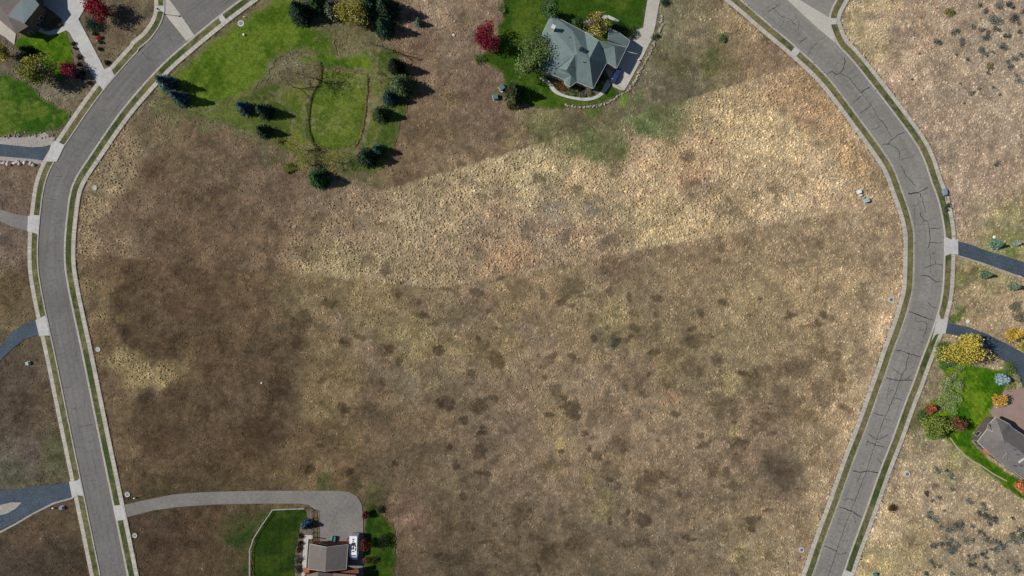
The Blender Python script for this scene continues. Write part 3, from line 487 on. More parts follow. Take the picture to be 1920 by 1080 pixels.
lawn([(502, 172), (540, 160), (580, 150), (590, 168), (578, 190), (574, 230), (580, 262), (590, 278), (560, 290), (530, 270), (545, 230), (535, 205), (515, 195)], (82, 98, 34), (104, 110, 48), DRY, .48, 9, seed=11, fade=14)
lawn([(300, 182), (345, 194), (380, 206), (420, 190), (460, 172), (500, 158), (540, 158), (585, 150), (590, 262), (566, 296), (520, 274), (470, 250), (420, 232), (370, 216), (325, 200)], (72, 86, 34), (94, 104, 50), (112, 106, 76), .34, 9, seed=4, fade=8, z=.0)
lawn([(690, 96), (735, 92), (766, 130), (774, 190), (752, 236), (738, 290), (706, 330), (660, 322), (640, 304), (700, 280), (716, 220), (716, 160)], (72, 88, 36), (92, 100, 50), (112, 104, 76), .36, 10, seed=14, fade=8, z=.0)
lawn([(692, 142), (712, 150), (724, 180), (716, 220), (712, 262), (690, 285), (640, 300), (600, 286), (650, 282), (680, 262), (688, 225)], (74, 94, 32), (100, 112, 44), DRY, .42, 9, seed=12, fade=14)
lawn([(933, -40), (1216, -40), (1214, 5), (1207, 54), (1190, 60), (1150, 110), (1148, 158), (1166, 174), (1148, 186), (1110, 197), (1075, 199), (1050, 206), (1010, 204), (980, 196), (955, 186), (945, 160), (940, 136), (918, 124), (896, 110), (908, 92), (928, 84), (934, 50), (942, 20)], (50, 78, 16), (78, 98, 30), (104, 106, 58), .20, 5, seed=2, fade=7)
lawn([(56, 52), (100, 56), (122, 58), (130, 66), (138, 92), (139, 120), (132, 142), (112, 150), (88, 134), (72, 116), (54, 108), (30, 90), (24, 80)], (52, 90, 6), (82, 112, 14), DRY, .05, 4, (R(20), 9, .06), seed=7, fade=4)
lawn([(-40, 138), (20, 140), (46, 150), (84, 186), (110, 200), (134, 206), (134, 224), (116, 240), (96, 248), (70, 252), (0, 257), (-40, 258)], (50, 84, 12), (88, 108, 36), (128, 124, 78), .30, 5, (R(70), 12, .10), seed=13, fade=7)
lawn([(509, 957), (516, 953), (560, 952), (574, 955), (580, 970), (564, 984), (560, 1004), (553, 1040), (553, 1095), (476, 1095), (471, 1045), (478, 1008), (492, 985)], (36, 58, 10), (54, 72, 18), (84, 78, 54), .06, 2, (R(0), 14, .08), seed=15, fade=3)
lawn([(484, 958), (505, 950), (506, 958), (488, 984), (474, 1008), (468, 1045), (470, 1095), (458, 1095), (450, 1060), (462, 1030), (420, 1022), (412, 1008), (440, 1004), (468, 985)], (38, 62, 20), (56, 70, 30), (80, 74, 52), .32, 7, seed=16, fade=12)
lawn([(686, 948), (706, 945), (716, 965), (738, 985), (744, 1010), (742, 1050), (734, 1095), (684, 1095), (682, 1030), (684, 980)], (36, 62, 10), (62, 84, 20), (88, 82, 48), .14, 5, seed=17, fade=6)
lawn([(1768, 640), (1790, 662), (1830, 686), (1865, 690), (1892, 694), (1902, 712), (1884, 732), (1856, 772), (1862, 782), (1846, 792), (1826, 812), (1824, 828), (1838, 844), (1860, 864), (1890, 886), (1970, 925), (1970, 965), (1920, 940), (1880, 912), (1845, 884), (1800, 846), (1760, 812), (1728, 796), (1716, 778), (1742, 756), (1760, 742), (1776, 710), (1760, 686)], (56, 98, 10), (104, 132, 28), (128, 130, 60), .10, 3, (R(-35+180), 8, .10), seed=19, fade=5)
# ---------------------------------------------------------------- the ground: one sheet, fine where the photo looks, reaching past it
o_ = np.concatenate([np.arange(162, 260, 1.6), np.arange(262, 420, 6), [480, 560, 700, 900, 1200, 1500]]); ax = np.concatenate([-o_[::-1], np.arange(-160, 160.1, .42), o_])
o_ = np.concatenate([np.arange(94, 190, 1.6), np.arange(192, 350, 6), [400, 480, 560, 700, 900, 1200, 1500]]); ay = np.concatenate([-o_[::-1], np.arange(-92, 92.1, .42), o_])
gx, gy = np.meshgrid(ax, ay); px, py = gx*6.4+960, 540-gy*6.4
# away from the frame the colour points are far: clamp to the frame
gc = ground_color(px, py)*.92
ins = (np.abs(gx) < 161) & (np.abs(gy) < 93)
gz = -.03 - .16*fbm(px, py, 9, 20, 3)*np.where(ins, 1, 0)
idx = np.arange(gx.size).reshape(gx.shape)
F = np.stack([idx[:-1, :-1], idx[:-1, 1:], idx[1:, 1:], idx[1:, :-1]], -1).reshape(-1, 4)
tag(mesh_obj('ground', np.stack([gx, gy, gz], -1).reshape(-1, 3), F, M['ground'], col=gc.reshape(-1, 3)), kind='structure')
# ---------------------------------------------------------------- dry bunch grass: uncountable, one object
N = 440000
tx = rng.uniform(-170, 2090, N); ty = rng.uniform(-140, 1220, N)
bad = np.zeros(N, bool)
for p_ in CORR+BLK: bad |= pip(tx, ty, p_)
for p_, am, sd_ in LAWNS: bad |= (sdist(tx, ty, p_)+am*(fbm(tx, ty, 12, sd_+3, 3)-.5)*2) > 1
tx, ty = tx[~bad], ty[~bad]; col = ground_color(tx, ty); n = len(tx)
lum = col @ np.array([.2126, .7152, .0722]); gold = np.maximum(sst(-2, 14, sdist(tx, ty, LOT)), sst(46, 26, pdist(tx, ty, [(215, 270), (190, 340), (172, 430), (168, 560), (190, 640), (225, 690), (290, 708)], False))); big = sst(.07, .30, lum)*(.62+.38*gold)       # straw-coloured places carry the thick pale bunches
dens = fbm(tx, ty, 26, 21, 3); keep = rng.random(n) < (.55+.3*big+1.0*(dens-.5)+.15)
tx, ty, col, big = tx[keep], ty[keep], col[keep], big[keep]; n = len(tx)
rad = (.11+.17*rng.random(n)**1.5)*(1+.3*big)*(.62+.76*fbm(tx, ty, 16, 10, 4))*1.02; hgt = rad*(.55+.8*rng.random(n))*(.75+.7*big)
K = 5; ang = rng.random(n)[:, None]*6.28+np.arange(K)*2*math.pi/K+rng.normal(0, .25, (n, K))
rr = rad[:, None]*(.75+.5*rng.random((n, K))); f = 1/6.4
X = (tx-960)*f; Y = (540-ty)*f; Vt = np.zeros((n, K+1, 3))
Vt[:, :K, 0] = X[:, None]+rr*np.cos(ang); Vt[:, :K, 1] = Y[:, None]+rr*np.sin(ang); Vt[:, :K, 2] = -.14+.04*rng.random((n, K))
Vt[:, K, 0] = X+rad*rng.normal(0, .3, n); Vt[:, K, 1] = Y+rad*rng.normal(0, .3, n); Vt[:, K, 2] = -.12+hgt
b = (np.arange(n)*(K+1))[:, None]; F = np.stack([np.stack([b[:, 0]+i, b[:, 0]+(i+1) % K, b[:, 0]+K], 1) for i in range(K)], 1).reshape(-1, 3)
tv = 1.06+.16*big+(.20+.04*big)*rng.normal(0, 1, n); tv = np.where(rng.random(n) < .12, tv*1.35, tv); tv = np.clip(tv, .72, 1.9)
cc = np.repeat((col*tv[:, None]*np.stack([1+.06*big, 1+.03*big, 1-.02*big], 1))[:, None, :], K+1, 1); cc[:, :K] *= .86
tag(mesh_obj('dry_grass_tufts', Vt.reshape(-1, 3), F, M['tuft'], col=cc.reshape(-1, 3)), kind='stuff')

def grass_line(name, pts, w_, h_, rgb, n, kind='stuff'):
    c = smooth(pts, 2); i = rng.integers(0, len(c), n); x = c[i, 0]+rng.normal(0, w_, n); y = c[i, 1]+rng.normal(0, 1.5, n); f = 1/6.4
    X = (x-960)*f; Y = (540-y)*f; a = rng.random(n)*6.28; r_ = .18+.15*rng.random(n); V = np.zeros((n, 4, 3))
    for q in range(3): V[:, q] = np.stack([X+r_*np.cos(a+q*2.1), Y+r_*np.sin(a+q*2.1), np.full(n, -.02)], 1)
    V[:, 3] = np.stack([X+rng.normal(0, .12, n), Y+rng.normal(0, .12, n), h_*(.6+.6*rng.random(n))], 1); b = np.arange(n)*4
    F = np.concatenate([np.stack([b+q, b+(q+1) % 3, b+3], 1) for q in range(3)]); cl = np.repeat(lin([rgb])*(.6+.7*rng.random((n, 1))), 4, 0)
    tag(mesh_obj(name, V.reshape(-1, 3), F, M['tuft'], col=cl), kind=kind)
grass_line('tall_grass', [(600, 118), (603, 132), (600, 155), (586, 180), (580, 215), (580, 245), (588, 268), (598, 280)], 1.0, .42, (84, 86, 46), 1100)
grass_line('tall_grass', [(688, 140), (688, 170), (683, 222), (675, 258), (664, 276)], 0.9, .26, (112, 108, 66), 700)

for q, (s0, s1, s2) in enumerate(EDGES):
    for pts, rgb, hh, w_ in ((s1, (110, 98, 70) if q != 1 else (104, 92, 68), .16, 1.3), (s0, (74, 84, 42), .2, .7), (s2, (78, 84, 44), .2, .6)):
        grass_line('edge_grass', [tuple(p) for p in pts[::2]], w_, hh, rgb, 900)
# ---------------------------------------------------------------- plants
def leaf_quads(c, size, cols, r, flat=.5):
    n = len(c); nrm = r.normal(0, 1, (n, 3)); nrm[:, 2] = np.abs(nrm[:, 2])+flat; nrm /= np.linalg.norm(nrm, axis=1)[:, None]
    a = np.cross(nrm, r.normal(0, 1, (n, 3))); a /= np.linalg.norm(a, axis=1)[:, None]+1e-9; b = np.cross(nrm, a)
    s = (size*(.6+.8*r.random(n)))[:, None]
    V = np.stack([c-a*s*.5, c+b*s*.32, c+a*s*.5, c-b*s*.32], 1).reshape(-1, 3)
    return V, np.arange(4*n).reshape(-1, 4), np.repeat(cols, 4, 0)
def crown_mesh(parent, rx, ry, zc, rz, cols, n, r, clumps=22, leaf=.42, hollow=.55, name='crown', spread=.22):
    cols = lin(np.array(cols)); cols = cols*.86+.14*(cols@np.array([.21, .72, .07]))[:, None]; k = clumps; d = r.normal(0, 1, (k, 3)); d /= np.linalg.norm(d, axis=1)[:, None]
    q = (hollow+(1-hollow)*r.random(k))[:, None]; cen = d*q*.84; ci = r.integers(0, k, n)
    pts = cen[ci]+r.normal(0, spread, (n, 3)); ln = np.linalg.norm(pts, axis=1)[:, None]; pts = np.where(ln > 1.12, pts/ln*1.05, pts)
    cc = cols[(r.integers(0, len(cols), k))[ci]]*(.7+.5*r.random(k))[ci][:, None]*(.7+.6*r.random(n))[:, None]
    an_ = np.arctan2(pts[:, 1], pts[:, 0]); q1, q2, q3 = r.random(3)*6.28; pts[:, :2] *= (1+.13*np.sin(2*an_+q1)+.12*np.sin(3*an_+q2)+.08*np.sin(5*an_+q3))[:, None]
    pts = pts*np.array([rx, ry, rz])+np.array([0, 0, zc]); pts[:, 2] = np.maximum(pts[:, 2], .1)
    V, F, C_ = leaf_quads(pts, leaf, cc, r); return mesh_obj(name, V, F, M['leaf'], parent, col=C_)
def trunk_mesh(parent, h, r0, zc, rx, r, limbs=6, m='bark'):
    mb = MB(); top = Vector((r.normal(0, .1), r.normal(0, .1), h)); mb.tube((0, 0, -.2), top, r0, r0*.55, 8)
    for i in range(limbs):
        t = .45+.5*r.random(); a = r.random()*6.28; s = top*t; e = Vector((math.cos(a)*rx*.6, math.sin(a)*rx*.6, zc+r.normal(0, .2)*rx)); mb.tube(s, e, r0*.45, r0*.12, 5)
    return mb.build('trunk', M[m], parent)
def broadleaf(px, py, rpx, h, cols, name, label, cat='tree', ry=None, n=None, group=None, leaf=.42, clumps=24, hollow=.5, spread=.22):
    h *= 1.22; rpx *= 1.04
    r = np.random.default_rng(int(px*7+py)); rx = rpx/6.4*(H-h*.6)/H; ry_ = (ry or rpx)/6.4*(H-h*.6)/H
    zc = h*.6; rz = h*.42; x, y, _ = P(px, py, zc*.95); t = thing(name, label, cat, (x, y, 0), group=group)
    trunk_mesh(t, zc*.8, .05*rx+.08, zc, rx*.9, r)
    crown_mesh(t, rx, ry_, zc, rz, cols, n or int(420*rx*ry_/2+300), r, clumps, leaf, hollow, spread=spread); return t
def shrub(px, py, rpx, h, cols, name, label, cat='shrub', ry=None, n=None, group=None, leaf=.26, stem=True, clumps=9):
    r = np.random.default_rng(int(px*11+py*3)); rx = rpx/6.4; ry_ = (ry or rpx)/6.4; x, y, _ = P(px, py, h*.5); t = thing(name, label, cat, (x, y, -.03), group=group)
    crown_mesh(t, rx, ry_, h*.5, h*.5, cols, n or int(260*rx*ry_+90), r, clumps, leaf, .35, name='foliage', spread=.3)
    mb = MB()
    for i in range(4):
        a = r.random()*6.28; mb.tube((0, 0, -.1), (math.cos(a)*rx*.5, math.sin(a)*ry_*.5, h*.6), .035, .012, 4)
    mb.build('stem', M['bark'], t); return t
def conifer(px, py, rpx, h, cols, name, label, cat='conifer', group=None):
    """the pixel is the middle of the crown as the photo shows it"""
    r = np.random.default_rng(int(px*5+py)); rad = rpx/6.4*1.5; h *= 1.22; x, y, _ = P(px, py, h*.3); t = thing(name, label, cat, (x, y, 0), group=group)
    mb = MB(); mb.tube((0, 0, -.2), (0, 0, h*.96), .04*rad+.1, .02, 7); mb.build('trunk', M['bark'], t)
    c = []; cl = []; sz = []; cols = lin(np.array(cols)); L_ = int(h*3)+4
    for k in range(L_):
        f_ = (k+.5)/L_; z = h*(.06+.92*f_); R_ = rad*(1-f_)**.62*(.85+.3*r.random()); nb = int(9+13*(1-f_))
        for j in range(nb):
            a = 2*math.pi*(j+r.random()*.7)/nb; lr = R_*(.72+.4*r.random()); m = max(3, int(lr*5)); base = cols[r.integers(0, len(cols))]*(.6+.7*r.random())
            for q in range(m):
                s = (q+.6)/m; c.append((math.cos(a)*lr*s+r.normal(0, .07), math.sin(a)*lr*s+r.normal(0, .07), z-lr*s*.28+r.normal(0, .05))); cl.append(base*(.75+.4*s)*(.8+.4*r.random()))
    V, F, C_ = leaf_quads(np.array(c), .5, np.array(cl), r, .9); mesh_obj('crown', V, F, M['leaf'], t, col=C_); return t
def bare_tree(px, py, h, sp, name, label, cat='bare tree', seed=1, twigs=None):
    """pixel = foot of the trunk"""
    r = np.random.default_rng(seed); x, y, _ = P(px, py); t = thing(name, label, cat, (x, y, 0)); mb = MB(); tw = MB()
    def grow(p, d, l, rad, dep):
        e = p+d*l; (mb if dep > 2 else tw).tube(p, e, rad, rad*.62, 6 if dep > 2 else 3)
        if dep == 0: return
        for k in range(3 if dep > 3 else (3 if dep > 1 else 4)):
            nd = (d+Vector(r.normal(0, sp, 3))).normalized(); nd.z = max(nd.z, .05)+.12; nd.normalize()
            grow(p+d*l*(.55+.45*r.random()), nd, l*(.62+.22*r.random()), rad*.6, dep-1)
    grow(Vector((0, 0, -.2)), Vector((r.normal(0, .05), r.normal(0, .05), 1)).normalized(), h*.32, .013*h+.03, 5)
    mb.build('trunk', M['bark_l'], t); tw.build('crown', M['bark_l'], t)
    if twigs:
        c = r.normal(0, 1, (twigs[1], 3))*np.array([h*.2, h*.2, h*.16])+np.array([0, 0, h*.66])
        V, F, C_ = leaf_quads(c, .28, np.repeat(lin([twigs[0]]), twigs[1], 0)*(.7+.6*r.random((twigs[1], 1))), r); mesh_obj('leaves', V, F, M['leaf'], t, col=C_)
    return t
DG = [(44, 62, 44), (58, 78, 52), (36, 50, 40)]; BS = [(62, 86, 88), (84, 108, 106), (44, 62, 66)]; OG = [(92, 108, 62), (74, 92, 50), (110, 122, 76)]
for a in [
 (313, 156, 11, 7.5, BS, 'spruce', 'blue-green spruce beside the sidewalk at the north-west corner of the lawn'),
 (337, 183, 10, 7, BS, 'spruce', 'second blue-green spruce just south-east of the corner one by the sidewalk'),
 (458, 202, 10, 6, BS, 'spruce', 'blue-green spruce, left one of the touching pair below the big lawn'),
 (494, 208, 10, 6.5, DG, 'spruce', 'dark green spruce, right one of the touching pair below the big lawn'),
 (493, 245, 9, 5.5, DG, 'spruce', 'small lone dark spruce below the touching pair of spruces'),
 (562, 22, 16, 8, DG, 'spruce', 'wide dark spruce at the right end of the striped lawn'),
 (592, 4, 14, 8, [(64, 92, 50), (50, 74, 44)], 'spruce', 'mid green spruce at the top edge right of the wide dark spruce'),
 (623, 18, 13, 6.5, [(100, 108, 84), (76, 88, 66)], 'spruce', 'grey-green fir left of the yellow tree'),
 (694, 8, 16, 8.5, [(62, 92, 64), (50, 74, 52)], 'spruce', 'green spruce right of the yellow tree at the top edge'),
 (722, 14, 17, 9, DG, 'spruce', 'tall dark spruce with the longest shadow at the head of the brown strip'),
 (720, 50, 12, 7.5, [(54, 80, 54), (40, 60, 48)], 'spruce', 'green spruce just below the tall dark one'),
 (784, 42, 5, 3.2, [(104, 128, 108), (84, 106, 90)], 'spruce', 'little pale green spruce standing alone on the brown strip'),
 (742, 124, 11, 7, [(40, 46, 30), (30, 38, 26)], 'spruce', 'almost black spruce at the edge of the brown strip'),
 (752, 160, 17, 7, [(88, 104, 66), (66, 82, 50)], 'spruce', 'broad olive green fir on the edge of the brown strip'),
 (731, 183, 10, 5.5, [(40, 58, 58), (54, 74, 72)], 'spruce', 'dark blue spruce tucked against the broad olive fir'),
 (713, 213, 11, 5.5, [(70, 86, 50), (54, 70, 42)], 'spruce', 'olive spruce right of the mown oval lawn'),
 (688, 294, 14, 6.5, DG, 'spruce', 'dark bushy spruce at the lower right of the oval lawn'),
 (709, 281, 9, 5, [(44, 74, 58), (56, 86, 66)], 'spruce', 'small green spruce touching the dark bushy one'),
 (597, 334, 14, 6.5, [(40, 80, 40), (56, 100, 50), (30, 58, 34)], 'spruce', 'round bright green spruce standing alone in the brown grass'),
 (965, 172, 13, 7, [(50, 62, 34), (70, 80, 40), (36, 46, 30)], 'juniper', 'dark juniper on the lawn beside the two green utility boxes'),
 (964, 189, 11, 4.5, [(58, 66, 36), (84, 86, 50)], 'juniper', 'lower olive juniper just below the dark one'),
 (574, 984, 7.5, 3.6, [(60, 86, 104), (84, 110, 124), (50, 70, 84)], 'spruce', 'steel blue spruce by the wire fence of the bottom house'),
 (1880, 711, 8.5, 3.6, [(148, 172, 176), (122, 150, 158)], 'spruce', 'silver-blue spruce on the bright lawn near the pink pavers'),
 (1869, 458, 7, 3.4, [(110, 138, 118), (88, 116, 98)], 'spruce', 'grey-green spruce above the right-hand blue driveway'),
 (1849, 515, 6, 3, [(110, 130, 104), (90, 110, 86)], 'spruce', 'small spruce below the right-hand blue driveway'),
 (1903, 537, 6, 3, [(112, 132, 108), (90, 110, 86)], 'spruce', 'small pale spruce at the right edge under the driveway'),
 (1907, 456, 4.5, 1.8, [(150, 158, 150), (130, 140, 128)], 'spruce', 'pale grey seedling spruce right of the grey-green one'),
 (50, 96, 9, 3.5, [(34, 48, 24), (44, 60, 30)], 'spruce', 'dark low evergreen between the two lawns of the top-left house'),
 ]: conifer(*a)
YG = [(150, 142, 44), (118, 120, 38), (176, 160, 56)]; GG = [(92, 112, 44), (70, 92, 34), (112, 126, 56)]; RD = [(128, 24, 44), (96, 18, 34), (150, 40, 56)]
for a in [
 (660, 22, 26, 8, [(150, 140, 34), (118, 112, 30), (172, 160, 52)], 'yellow_tree', 'yellow-green tree among the dark spruces at the top'),
 (914, 71, 23, 7, RD, 'maple_tree', 'round dark red maple left of the green-roofed house'),
 (180, 14, 22, 7, [(142, 22, 40), (104, 16, 34), (164, 38, 48)], 'maple_tree', 'crimson maple at the top left beside the pale driveway'),
 (129, 128, 14, 4.5, [(150, 34, 56), (118, 24, 44), (172, 60, 80)], 'maple_tree', 'small crimson maple at the foot of the top-left lawn'),
 (70, 132, 29, 7.5, [(128, 130, 26), (96, 108, 24), (74, 84, 24), (150, 146, 30)], 'willow_tree', 'wide yellow-green tree between the two left lawns'),
 (3, 98, 14, 5, [(168, 152, 26), (136, 128, 28)], 'yellow_tree', 'yellow tree cut by the left edge'),
 (1000, 102, 29, 9, [(88, 116, 42), (66, 92, 32), (112, 134, 60), (52, 74, 26)], 'shade_tree', 'large green tree overhanging the left corner of the green roof'),
 (1030, 22, 15, 6, [(80, 116, 52), (62, 98, 40)], 'shade_tree', 'light green tree behind the top corner of the green-roofed house'),
 (1083, 40, 9, 4, [(70, 106, 40), (54, 86, 32)], 'shade_tree', 'small green tree against the upper eave of the green-roofed house'),
 (1120, 44, 21, 8, [(166, 152, 62), (140, 132, 50), (96, 84, 34), (180, 164, 80)], 'shade_tree', 'golden-olive tree over the garage side of the green-roofed house'),
 (1807, 658, 37, 10, [(196, 176, 26), (164, 154, 28), (212, 190, 40), (130, 138, 30)], 'yellow_tree', 'big bright yellow tree below the dark curving driveway'),
 (1902, 628, 13, 4.5, [(210, 172, 26), (180, 146, 24)], 'yellow_tree', 'golden tree above the dark curving driveway at right'),
 (1919, 648, 10, 4, [(180, 168, 50), (150, 146, 44)], 'yellow_tree', 'pale yellow tree cut by the right edge'),
 (1873, 750, 12, 3.8, [(212, 168, 22), (190, 146, 24)], 'yellow_tree', 'small orange-yellow tree leaning over the pink paver drive'),
 (1755, 802, 23, 6, [(112, 132, 34), (88, 110, 28), (134, 146, 44)], 'shade_tree', 'lime green tree at the bottom corner of the right lawn'),
 (1797, 794, 14, 5, [(140, 84, 54), (112, 66, 44), (120, 116, 50)], 'autumn_tree', 'russet-brown tree beside the lime green one'),
 (1747, 767, 9, 3, [(176, 88, 52), (140, 68, 44)], 'autumn_tree', 'small orange-red bushy tree near the right sidewalk'),
 (1917, 913, 12, 4, [(186, 96, 46), (150, 80, 44), (200, 120, 60)], 'autumn_tree', 'orange tree at the right edge below the grey roof'),
 (684, 1022, 10, 4, [(120, 36, 36), (88, 28, 30), (96, 60, 30)], 'maple_tree', 'dark red maple beside the white motorhome'),
 (685, 966, 6, 2.5, [(100, 44, 28), (74, 40, 26)], 'maple_tree', 'tiny rust red maple at the corner of the grey drive'),
 ]: broadleaf(*a, ry={1000: 42, 1807: 31, 1120: 20, 914: 25}.get(a[0]))
bare_tree(572, 143, 12, .42, 'bare_tree', 'large leafless tree with pale twigs beside the mown oval lawn', seed=3, twigs=((118, 106, 82), 900))
bare_tree(552, 164, 8, .3, 'bare_tree', 'slimmer leafless tree just below the large leafless one', seed=5)
bare_tree(722, 91, 11, .26, 'bare_tree', 'thin leafless tree throwing a long shadow on the brown strip', seed=8)
bare_tree(728, 147, 6.5, .34, 'bare_tree', 'short leafless tree with pale bark beside the black spruce', seed=9)
bare_tree(562, 281, 8, .34, 'bare_tree', 'leafless tree with a few yellow leaves below the oval lawn', seed=12, twigs=((150, 140, 40), 260))
bare_tree(628, 304, 7, .36, 'bare_tree', 'half bare tree with orange leaves below the oval lawn', seed=14, twigs=((150, 130, 54), 320))
bare_tree(576, 309, 6, .34, 'bare_tree', 'small yellow-green sparse tree above the round green spruce', seed=16, twigs=((128, 134, 40), 700))
for a in [
 (540, 312, 12, 1.8, [(134, 136, 46), (112, 116, 44)], 'shrub', 'yellow-green shrub left of the round green spruce'),
 (524, 264, 7, 1.6, [(140, 132, 40), (112, 108, 40)], 'shrub', 'yellow shrub under the small lone spruce'),
 (175, 44, 16, 2.2, [(36, 66, 46), (50, 84, 56)], 'shrub', 'dark green spreading shrub under the crimson maple'),
 (1800, 690, 8, 1.4, [(120, 140, 70), (98, 120, 60)], 'shrub', 'uppermost pale green shrub of the planted bank in the right lawn'),
 (1782, 716, 15, 2, [(156, 168, 104), (124, 146, 78)], 'shrub', 'upper shrub of the planted bank with a dark shadow'),
 (1800, 722, 12, 2, [(124, 148, 74), (150, 164, 100)], 'shrub', 'right upper shrub of the planted bank beside the lawn'),
 (1774, 742, 15, 2, [(130, 152, 70), (156, 166, 98)], 'shrub', 'middle shrub of the planted bank'),
 (1790, 748, 13, 1.9, [(118, 148, 62), (140, 160, 86)], 'shrub', 'right middle shrub of the planted bank'),
 (1768, 762, 12, 1.8, [(150, 158, 100), (124, 140, 78)], 'shrub', 'lowest left shrub of the planted bank'),
 (1788, 764, 12, 1.8, [(110, 144, 62), (130, 158, 80)], 'shrub', 'lowest right shrub of the planted bank'),
 (1778, 676, 16, 2, [(92, 118, 86), (76, 100, 70)], 'shrub', 'blue-green shrub under the left side of the big yellow tree'),
 (1768, 650, 13, 1.8, [(90, 118, 40), (70, 98, 34)], 'shrub', 'green shrub between the sidewalk and the big yellow tree'),
 (1893, 692, 14, 2, [(114, 136, 56), (92, 116, 46)], 'shrub', 'leafy green shrub above the silver-blue spruce'),
 (1905, 712, 9, 1.5, [(150, 150, 90), (130, 130, 100)], 'shrub', 'pale yellow-green shrub right of the silver-blue spruce'),
 (1895, 722, 10, 1, [(136, 150, 70), (110, 130, 56)], 'shrub', 'low lime shrub at the top corner of the pink pavers'),
 (1732, 778, 11, 1.6, [(88, 108, 50), (110, 124, 60)], 'shrub', 'green shrub beside the sidewalk left of the lime green tree'),
 (1848, 806, 8, 1, [(160, 140, 110), (130, 120, 84)], 'shrub', 'pale straw-coloured shrub in the bed by the grey-roofed house'),
 (1046, 160, 8, 1.3, [(112, 72, 52), (86, 60, 42)], 'shrub', 'rusty shrub at the left of the curved front bed'),
 (1055, 166, 7, 1.3, [(96, 92, 48), (120, 84, 50)], 'shrub', 'olive and rust shrub below the rusty one in the curved bed'),
 (1073, 169, 8, 1.4, [(62, 88, 48), (84, 104, 56)], 'shrub', 'green shrub in the middle of the curved front bed'),
 (1083, 167, 6, 1.2, [(132, 122, 62), (108, 100, 54)], 'shrub', 'yellowish shrub in the curved front bed'),
 (1090, 175, 8, 1.2, [(124, 116, 88), (100, 92, 70)], 'shrub', 'tan shrub low in the curved front bed'),
 (1103, 172, 8, 1.3, [(138, 130, 98), (110, 102, 78)], 'shrub', 'pale straw shrub at the tip of the green roof'),
 (1127, 144, 8, .8, [(84, 64, 60), (66, 52, 48)], 'shrub', 'dark plum shrub between the house and the curved walk'),
 (1160, 52, 16, 1.6, [(40, 60, 26), (56, 78, 34)], 'shrub', 'dark hedge shrub behind the garage of the green-roofed house'),
 (1185, 60, 11, 1.6, [(38, 58, 26), (54, 76, 34)], 'shrub', 'dark hedge shrub at the garage corner by the driveway'),
 (1247, 2, 9, 1.6, [(34, 60, 46), (48, 76, 56)], 'shrub', 'dark green shrub right of the driveway at the top edge'),
 (1228, 68, 7, 1.2, [(70, 80, 44), (88, 96, 56)], 'shrub', 'green shrub at the right bend of the long driveway'),
 (1030, 4, 10, 1.6, [(96, 116, 60), (76, 98, 50)], 'shrub', 'light shrub behind the light green tree'),
 (940, 16, 8, 1.6, [(128, 134, 80), (104, 114, 64)], 'shrub', 'pale green shrub at the top left of the house lawn'),
 (900, 112, 11, 1.4, [(72, 100, 40), (92, 116, 50)], 'shrub', 'green shrub below the round red maple'),
 (563, 1005, 6, 1, [(74, 70, 40), (60, 54, 34)], 'shrub', 'olive shrub under the steel blue spruce'),
 (562, 1020, 6, 1, [(62, 42, 44), (48, 34, 36)], 'shrub', 'upper plum shrub beside the white garden path'),
 (560, 1029, 6, 1, [(62, 42, 44), (48, 34, 36)], 'shrub', 'lower plum shrub beside the white garden path'),
 (558, 1048, 8, 1.2, [(60, 64, 54), (78, 82, 66)], 'shrub', 'grey-green shrub beside the lower half of the white path'),
 (559, 1065, 8, 1.2, [(52, 58, 46), (72, 78, 60)], 'shrub', 'darker grey-green shrub at the bottom of the white path'),
 (688, 1052, 8, 1.2, [(110, 84, 46), (84, 66, 40)], 'shrub', 'ochre shrub below the dark red maple'),
 (702, 1050, 7, 1.2, [(34, 50, 20), (48, 64, 26)], 'shrub', 'dark green shrub in the strip of lawn right of the motorhome'),
 (720, 1016, 13, 2.6, [(30, 44, 20), (40, 56, 24)], 'shrub', 'wide dark shrub in the strip of lawn right of the motorhome'),
 (712, 955, 8, 1.2, [(48, 58, 34), (60, 70, 42)], 'shrub', 'small dark shrub at the top of the lawn strip'),
 (185, 72, 6, .9, [(176, 64, 44), (140, 50, 40)], 'shrub', 'small orange-red shrub in the dry plot by the driveway'),
 (1354, 72, 8, 1, [(88, 104, 60), (72, 90, 50)], 'shrub', 'lone green bush in the dry grass near the top right road'),
 (1780, 22, 9, .9, [(150, 140, 60), (112, 100, 50)], 'shrub', 'yellow-olive bush at the left of the sagebrush slope'),
 (1857, 122, 8, .8, [(150, 134, 80), (120, 112, 70)], 'shrub', 'ochre bush on the sagebrush slope'),
 (1672, 953, 9, 1.1, [(104, 92, 56), (76, 60, 40)], 'shrub', 'lone brown and yellow bush by the lower right sidewalk'),
 (1737, 925, 4, .8, [(120, 96, 50), (70, 50, 34)], 'shrub', 'tiny brown bush above the lower sagebrush'),
 (1905, 575, 11, 1.3, [(140, 136, 112), (112, 112, 90)], 'shrub', 'grey scrub at the right edge above the golden tree'),
 (1912, 594, 10, 1.3, [(132, 126, 104), (104, 100, 84)], 'shrub', 'lower grey scrub at the right edge above the golden tree'),
 (1778, 385, 4, 1, [(70, 84, 60), (60, 68, 60)], 'shrub', 'dark little bush at the back of the right sidewalk'),
 (1774, 393, 5, .8, [(84, 92, 84), (70, 78, 62)], 'shrub', 'speckled grey bush in the verge below the parked trailer'),
 ]: shrub(*a)
